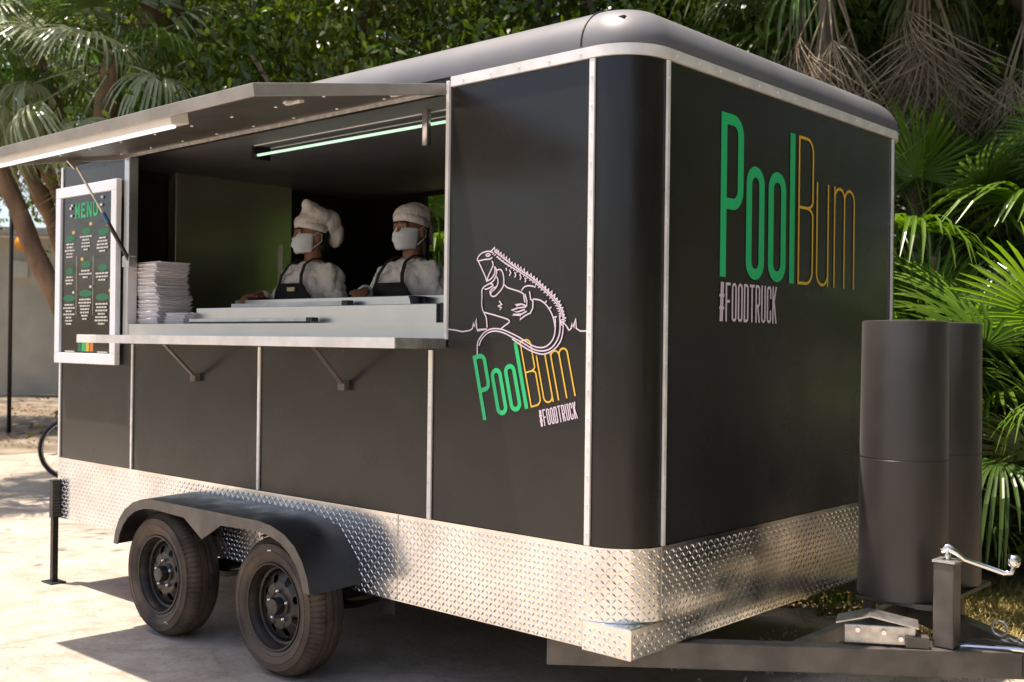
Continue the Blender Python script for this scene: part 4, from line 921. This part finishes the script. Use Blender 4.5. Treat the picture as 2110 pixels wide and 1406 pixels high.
# leaning palms beyond the rear of the trailer
palm([(-6.9, 2.9, 0), (-7.45, 2.5, 2.0), (-8.0, 2.06, 3.7), (-7.95, 2.14, 4.45)], .14, 'fan palm with pale drooping fronds and curved brown trunk above the awning', ('palm_silver', 'palm_silver', 'palm_green'), 20, 1.0, 3, 1, -60, 60)
palm([(-7.75, 2.3, 0), (-8.31, 1.79, 1.86), (-8.78, 1.37, 3.28), (-9.2, 1.0, 4.5)], .105, 'slim palm trunk leaning away from the menu board end of the trailer', ('palm_green', 'palm_silver'), 16, .9, 2, 2, -50, 60)
palm([(-8.6, 2.9, 0), (-9.32, 2.23, 2.73), (-9.58, 2.0, 3.47), (-9.15, 2.15, 4.05), (-9.6, 1.9, 5.0)], .10, 'crooked palm trunk between the leaning palm and the pale wall', ('palm_green',), 14, .9, 4, 3, -50, 60)
palm([(-8.2, 3.3, 0), (-8.3, 3.2, 2.4), (-8.25, 3.15, 4.9)], .11, 'dark green fan palm behind the trailer roof, beside the pale drooping palm', ('palm_green',), 18, 1.0, 3, 4, -55, 55)
palm([(-9.4, 3.7, 0), (-9.9, 2.9, 2.6), (-10.4, 1.9, 4.7)], .11, 'fan palm beyond the leaning trunks with fronds hanging over the awning', ('palm_green', 'palm_silver'), 16, .95, 4, 14, -60, 50)
# right of the trailer
palm([(-1.66, 5.1, 0), (-1.74, 5.08, 2.2), (-1.72, 5.04, 4.9)], .095, 'palm with a skirt of dry hanging fronds behind the trailer front', ('palm_green', 'palm_silver'), 12, 1.0, 16, 5, 0, 70, trunk_mat='bark_grey')
palm([(-1.25, 5.7, 0), (-1.2, 5.65, 2.6), (-1.15, 5.6, 5.1)], .10, 'palm with long brown dead fronds trailing above the gas bottle covers', ('palm_green',), 12, 1.05, 20, 6, 0, 70, trunk_mat='bark_grey')
palm([(-.70, 4.75, 0), (-.68, 4.64, 1.10)], .07, 'young fan palm with upright green leaves right behind the gas bottle covers', ('palm_green', 'palm_lime'), 16, .95, 0, 7, 5, 85)
palm([(.42, 4.25, 0), (.30, 4.15, 1.15)], .07, 'low fan palm spreading bright blades beside the gas bottle covers', ('palm_lime', 'palm_green'), 16, .95, 0, 8, -10, 70)
palm([(.15, 4.75, 0), (.05, 4.7, .45)], .06, 'small fan palm close to the leaf-covered soil with broad sunlit leaf', ('palm_silver', 'palm_green'), 10, .75, 0, 9, 0, 60)
palm([(-1.0, 6.6, 0), (-1.1, 6.7, 2.0)], .08, 'mid-height fan palm under the dead hanging fronds', ('palm_green', 'palm_lime'), 15, 1.0, 1, 10, -20, 75)
palm([(-5.0, 3.9, 0), (-4.95, 3.8, 2.15)], .08, 'bright green fan palm seen through the far window of the trailer', ('palm_lime',), 16, 1.05, 0, 11, -35, 70)
palm([(-2.6, 6.9, 0), (-2.65, 6.8, 4.3)], .10, 'tall fan palm above the middle of the trailer front roof edge', ('palm_green',), 15, 1.05, 7, 12, -40, 60)
palm([(-.2, 7.2, 0), (-.25, 7.1, 3.1)], .09, 'dark fan palm deep in the shade past the gas bottle covers', ('palm_green',), 14, 1.1, 5, 15, -40, 60, trunk_mat='bark_grey')
palm([(-.35, 6.0, 0), (-.42, 5.9, 4.6)], .09, 'slim grey-trunked palm with ragged brown frond skirt by the thick dark tree', ('palm_green',), 10, 1.0, 14, 16, 0, 60, trunk_mat='bark_grey')
palm([(-.95, 5.3, 0), (-.9, 5.2, 2.3)], .075, 'upright fan palm with fresh green blades above the taller gas bottle cover', ('palm_lime', 'palm_green'), 15, .95, 0, 17, -15, 80)
palm([(.35, 5.6, 0), (.25, 5.5, 2.4)], .075, 'green fan palm arching over the soil and dry grass', ('palm_green', 'palm_lime'), 15, 1.0, 2, 18, -30, 70)
palm([(-2.3, 5.9, 0), (-2.35, 5.8, 5.0)], .09, 'slim palm behind the trailer front with a beard of dry fronds', ('palm_green', 'palm_silver'), 12, 1.0, 14, 19, -20, 60, trunk_mat='bark_grey')
palm([(-1.9, 7.4, 0), (-1.95, 7.3, 5.6)], .10, 'tall palm deep in the wood with grey dead fronds wrapping its neck', ('palm_green',), 12, 1.1, 14, 20, -20, 60, trunk_mat='bark_grey')
# broadleaf trees
TG = 'woodland trees behind the trailer'
TL = ['dark dense-leaved tree in the woodland behind the trailer', 'dark flat-crowned tree in the woodland behind the trailer', 'fresh green tree in the woodland behind the trailer', 'olive-leaved tree in the woodland behind the trailer', 'large-leaved green tree in the woodland behind the trailer']
r = random.Random(21)
def polar(deg, d): a = R(deg); return 2.41-math.sin(a)*d, -3.35+math.cos(a)*d      # bearing left of +Y, as seen from the photographer
spots = []
for i, (deg, d) in enumerate([(60, 18.5), (57.5, 14.5), (54.5, 13), (51.5, 16.5), (48.5, 13.4), (46, 18), (44, 14), (41, 12.6), (38, 16), (35.5, 12.8), (33, 15), (30, 12.4), (27.5, 16.5), (25, 12.6), (22, 14.5), (19.5, 11.8), (17, 15.5), (14, 12.7), (10, 15), (76, 27), (6, 12), (0, 14), (-8, 13), (-16, 14), (59, 12.5), (50, 11.8), (36.8, 14), (28.8, 14.2), (20.8, 12.6), (15.5, 10.8), (31, 18), (23.5, 18), (17.5, 19)]):
    x, y = polar(deg, d); low = i % 3 != 0 and deg > 23; s = r.uniform(.85, 1.1) if low else r.uniform(1.1, 1.3); ci = i*7 % 5 if i % 3 else r.randrange(5)
    tree(x, y, s, ci, i % 4, r.uniform(0, 6), TL[ci], TG, cz=(r.uniform(3.4, 4.8) if low else r.uniform(6.0, 7.0)), squash=1.25 if low else 1.0)
for i, (x, y) in enumerate(((5.2, 3.4), (5.6, 6.2), (7.0, .6), (8.0, 3.2), (3.9, 7.6), (7.6, -2.2))):
    tree(x, y, 1.25, (0, 1, 0, 3, 2, 1)[i], i % 4, i*1.1, 'tree of the wood past the trailer tongue', 'trees past the trailer tongue', cz=3.6, squash=1.5)
# leaning brown trunk above the awning line and a thick dark one on the right
def lone(path, r0, r1, label, ci, m_, seed, s=1.0):
    bs = Vector(path[0]); o = thing('broadleaf_tree', tuple(bs), label, 'tree')
    top = Vector(path[-1])-bs
    limbs = [(top*.72, top*.72+Vector((.7, .3, .25)), top*.72+Vector((1.5, .5, .2)), .05, .02), (top*.8, top*.8+Vector((-.6, -.3, .6)), top*.8+Vector((-1.1, -.5, 1.4)), .06, .02)]
    inst('trunk', trunk_mesh('trunk', m_, [Vector(p)-bs for p in path], r0, r1, 14, .09, seed, limbs), o)
    kind(inst('crown', crowns[ci], o, top+Vector((0, 0, .9)), (0, 0, seed), s), 'stuff'); return o
lone([(-8.9, 4.9, 0), (-8.85, 5.2, 2.5), (-8.67, 5.51, 4.7), (-8.2, 5.9, 6.1), (-8.1, 6.0, 7.6)], .17, .09, 'tree with forked leaning brown trunk rising above the long roof edge', 3, 'bark_brown', 31)
lone([(-6.15, 6.6, 0), (-6.1, 6.5, 3.2), (-6.05, 6.45, 7.4)], .13, .08, 'slim pale-trunked tree above the rounded roof corner of the trailer', 2, 'bark_grey', 32)
lone([(-1.35, 7.0, 0), (-1.33, 6.9, 3.0), (-1.36, 6.71, 7.8)], .24, .15, 'thick dark-trunked tree behind the hanging dead fronds', 0, 'bark_grey', 33, 1.1)
lone([(-3.9, 8.4, 0), (-3.85, 8.3, 3.0), (-4.0, 8.1, 7.4)], .16, .10, 'straight brown tree trunk above the trailer front roof edge', 1, 'bark_brown', 34)
# shrubs filling the floor of the wood
SG = 'shrubs on the woodland floor'; SL = ['fresh green shrub at the foot of the trees behind the trailer', 'dark leafy shrub at the foot of the trees behind the trailer', 'olive shrub at the foot of the trees behind the trailer']
r = random.Random(33)
for i, (deg, d) in enumerate([(17, 9.6), (19, 11), (22, 9.4), (14.5, 8.6), (16, 12), (24.5, 11.2), (27, 9.8), (30, 11), (34, 11.5), (38, 11), (42, 11.5), (46, 12), (49.5, 11.6), (53, 12.2), (56, 13.5), (12, 10.5), (20.5, 13), (58.5, 12.0)]):
    x, y = polar(deg, d); k = i % 3; o = thing('leafy_shrub', (x, y, -.03), SL[k], 'shrub', SG); s = r.uniform(.7, 1.15) if deg < 26 else r.uniform(1.0, 1.5)
    kind(inst('foliage', shrubs[k], o, rot=(0, 0, r.uniform(0, 6)), scale=(s, s, s*r.uniform(.9, 1.25))), 'stuff')
    g = G()
    for j in range(5): a = j*1.3; g.tube([(0, 0, 0), (.12*math.cos(a), .12*math.sin(a), .5), (.4*math.cos(a), .4*math.sin(a), 1.1)], [.02, .014, .006], 6)
    inst('stem', g.mesh('stem', 'bark_grey'), o, scale=s)
for i, (x, y) in enumerate(((3.9, 1.6), (4.3, 3.4), (3.4, 4.6))):
    o = thing('leafy_shrub', (x, y, -.03), 'sunlit shrub on the soil past the trailer tongue', 'shrub', 'shrubs past the tongue'); kind(inst('foliage', shrubs[(0, 2, 0)[i]], o, rot=(0, 0, i*2), scale=1.1), 'stuff')
for x, y, k, s in ((-.75, 3.25, 1, .55), (-1.35, 3.35, 1, .6)):  # added to hide and shade the sunlit soil showing under the bottle covers
    o = thing('leafy_shrub', (x, y, -.03), 'added low dark shrub covering sunlit soil behind the trailer front corner', 'shrub', 'added low shrubs behind the trailer front corner'); kind(inst('foliage', shrubs[k], o, rot=(0, 0, x), scale=(s*1.3, s, s)), 'stuff')
# the wood beyond, all the way round the clearing, reads as one mass
n1, n2 = 190000, 90000
a1 = R(90)+np.radians(rng.uniform(-2, 80, n1)); d1 = 21+rng.random(n1)**1.5*5; a2 = rng.uniform(0, 2*math.pi, n2); d2 = 24+rng.random(n2)*5
z1 = rng.random(n1)*12; z2 = rng.random(n2)**1.15*11
c1 = np.stack([2.41+np.cos(a1)*d1, -3.35+np.sin(a1)*d1, z1], 1); c2 = np.stack([-2+np.cos(a2)*d2, 0+np.sin(a2)*d2, z2], 1)
ok = ~((c2[:, 0] < -8) & (np.abs(c2[:, 1]-6) < 6) & (c2[:, 2] < 4.6)); c2 = c2[ok]
ok = ~((a1 > R(90+62.5)) & (z1 < 4.6)); c1 = c1[ok]
c = np.concatenate([c1, c2]); c += np.sin(c[:, [1, 2, 0]]*1.3)*.6
wd = bpy.data.objects.new('far_woodland', leaf_mesh('far_woodland', 'leaf_deep', c, .105, .48, seed=99, hang=.3)); col.objects.link(wd); kind(wd, 'stuff')
wd['label'] = 'dark green wood that closes off the clearing behind everything'; wd['category'] = 'woodland'

# ------------------------------------------------------------------ ground cover
def scatter(n, fn, seed): r_ = np.random.default_rng(seed); return fn(r_, n)
def flat_leaves(name, m_, cen, size, label, cat, seed):
    me = leaf_mesh(name, m_, cen, size, .40, up=1.6, seed=seed); o = bpy.data.objects.new(name, me); col.objects.link(o); kind(o, 'stuff'); o['label'] = label; o['category'] = cat
    co = np.empty(len(me.vertices)*3, np.float32); me.vertices.foreach_get('co', co); co = co.reshape(-1, 4, 3)
    z = co[:, :, 2]; co[:, :, 2] = cen[:, 2:3]+(z-z.min(1, keepdims=True))*.28; me.vertices.foreach_set('co', co.ravel()); me.update(); return o
r_ = np.random.default_rng(5)
nn = 14000; xy = np.stack([r_.uniform(-4, 4, nn), 2.75+r_.random(nn)**1.2*8, np.full(nn, -.026)], 1)
flat_leaves('leaf_litter', 'litter', xy, .045, 'brown fallen leaves covering the soil beside the gas bottle covers', 'leaf litter', 6)
nn = 9000; xy = np.stack([r_.uniform(-26, -9.5, nn), r_.uniform(.5, 12, nn), np.full(nn, -.026)], 1); xy = xy[(np.sin(xy[:, 0]*1.1)+np.sin(xy[:, 1]*2.3+xy[:, 0]))>.1]
flat_leaves('leaf_litter', 'litter', xy, .07, 'brown fallen leaves strewn over the pale ground beyond the trailer rear', 'leaf litter', 7)
nn = 700; xy = np.stack([r_.uniform(-6, 1.5, nn), r_.normal(-.1, .9, nn), np.full(nn, .001)], 1)
flat_leaves('leaf_crumbs', 'litter', xy, .010, 'tiny leaf crumbs scattered over the concrete around the wheels', 'leaf litter', 8)
# dry grass
def grass(name, n, fn, h, label, seed):
    r_ = np.random.default_rng(seed); p0 = fn(r_, n); d = r_.normal(size=(n, 3))*.45; d[:, 2] = 1; hh = h*r_.uniform(.5, 1.2, n)[:, None]; w = .004
    sd_ = np.stack([-d[:, 1], d[:, 0], np.zeros(n)], 1); sd_ /= np.linalg.norm(sd_, axis=1, keepdims=True)+1e-9
    m1 = p0+d*hh*.55; tp = p0+d*hh*np.array([1.5, 1.5, .9]); v = np.stack([p0-sd_*w, p0+sd_*w, m1+sd_*w*.8, m1-sd_*w*.8, tp], 1).reshape(-1, 3)
    f = []; 
    for i in range(n): b = 5*i; f += [(b, b+1, b+2, b+3), (b+3, b+2, b+4)]
    me = bpy.data.meshes.new(name); me.from_pydata(v.tolist(), [], f); me.materials.append(M['straw'])
    o = bpy.data.objects.new(name, me); col.objects.link(o); kind(o, 'stuff'); o['label'] = label; o['category'] = 'grass'
grass('dry_grass', 9000, lambda q, n: np.stack([q.normal(.35, .55, n), q.normal(3.55, .42, n), np.full(n, -.03)], 1), .07, 'dry yellow grass on the soil past the jack post', 4)
# gravel along the pavement edge under the tongue
g = G(); r = random.Random(2)
for i in range(900):
    x = r.uniform(-.6, 2.2); y = 2.0+.35*x*0+r.gauss(.0, .45); s = r.uniform(.006, .020); z = .0 if y < 2.5 else -.028
    g.add([(x+s*r.uniform(.6, 1), y, z), (x, y+s*r.uniform(.6, 1), z), (x-s*r.uniform(.6, 1), y, z), (x, y-s*r.uniform(.6, 1), z), (x+r.uniform(-.3, .3)*s, y, z+s*r.uniform(.6, 1.0))], [(0,1,4),(1,2,4),(2,3,4),(3,0,4)])
o = kind(g.obj('gravel', 'pebble'), 'stuff'); o['label'] = 'loose pale gravel under the trailer tongue'; o['category'] = 'gravel'
# fallen branches on the soil
for i, (p, q, r0, lb) in enumerate((((-.95, 6.3, .03), (.35, 6.0, .06), .035, 'long pale fallen branch on the soil behind the dry grass'), ((-.3, 5.2, .02), (.75, 5.35, .05), .025, 'thin fallen stick on the soil between grass and palms'))):
    o = base_at(G().tube([p, tuple((Vector(p)+Vector(q))/2+Vector((0, .05, .03))), q], [r0, r0*.8, r0*.5], 8).obj('fallen_branch', 'bark_brown', smooth=True), p); tag(o, lb, 'branch')

# ------------------------------------------------------------------ far left: wall, lamp post, bicycle
bld = thing('pale_building', (-28.2, 10.3, 0), 'pale rendered building wall far beyond the leaning palm trunks', 'building')
dv = Vector((.66, .75, 0)).normalized(); n0 = Vector((-28.9, 9.0, 0)); 
P(G().bar(n0+Vector((0, 0, 2.15)), n0+dv*9+Vector((0, 0, 2.15)), .3, 4.3), 'wall', 'pale_render', bld)
P(G().bar(n0-dv*.3+Vector((0, 0, 4.45)), n0+dv*9.3+Vector((0, 0, 4.45)), 1.6, .16), 'roof', 'tin_roof', bld)
c0 = n0+dv*1.6
P(G().bar(c0+Vector((.1, -.28, 3.2)), c0+Vector((.1, -.28, 3.65)), .40, .2, (1, 0, 0)), 'wall_lamp', 'white_plastic', bld)
lp = thing('lamp_post', (-15.81, 4.54, 0), 'thin black lamp post with a round orange globe', 'lamp post')
P(G().tube([(-15.81, 4.54, 0), (-15.81, 4.54, 6.0)], [.035, .03], 12), 'pole', 'black_metal', lp, smooth=True)
gx = Vector((-15.81, 4.54, 3.12))+rt*.19
P(G().tube([(-15.81, 4.54, 3.36), tuple(gx+Vector((0, 0, .24))), tuple(gx+Vector((0, 0, .12)))], .012, 8), 'arm', 'black_metal', lp)
P(G().ball(tuple(gx), .128, 24, 16), 'globe', 'orange_glass', lp, smooth=True)
bi = thing('bicycle', (-9.3, 2.7, 0), 'black bicycle parked behind the rear of the trailer, only part of one wheel showing', 'bicycle')
bd = Vector((.55, .83, 0)).normalized(); w0 = Vector((-9.48, 2.50, .34)); w1 = w0+bd*1.05
for c_ in (w0, w1):
    bn = bd.cross(Vector((0, 0, 1)))
    ring = lambda rr: [c_+(bd*math.cos(a)+Vector((0, 0, 1))*math.sin(a))*rr for a in np.linspace(0, 2*math.pi, 41)]
    wh = P(G().tube(ring(.335), .021, 8, False), 'tyre', 'black_plastic', bi, smooth=True)
    P(G().tube(ring(.308), .010, 6, False), 'rim', 'galvanised', bi, smooth=True)
    g = G()
    for k in range(18): a = k*2*math.pi/18; g.tube([c_, c_+(bd*math.cos(a)+Vector((0, 0, 1))*math.sin(a))*.305], .0015, 4)
    P(g, 'spokes', 'galvanised', bi)['kind'] = 'stuff'
bb = w0.lerp(w1, .42)+Vector((0, 0, -.06)); st_ = w0.lerp(w1, .30)+Vector((0, 0, .50)); hd_ = w0.lerp(w1, .84)+Vector((0, 0, .48))
P(G().tube([w0, bb, st_, w0], .011, 8).tube([bb, hd_, st_], .015, 8).tube([hd_+Vector((0, 0, .12)), hd_, w1], .013, 8), 'frame', 'black_metal', bi)
P(G().tube([st_, st_+Vector((0, 0, .14))], .012, 8).ball(tuple(st_+Vector((0, 0, .16))), (.10, .10, .03)), 'saddle', 'black_plastic', bi)
P(G().tube([hd_+Vector((0, 0, .12))+bn*.28, hd_+Vector((0, 0, .16)), hd_+Vector((0, 0, .12))-bn*.28], .012, 8), 'handlebar', 'black_metal', bi)
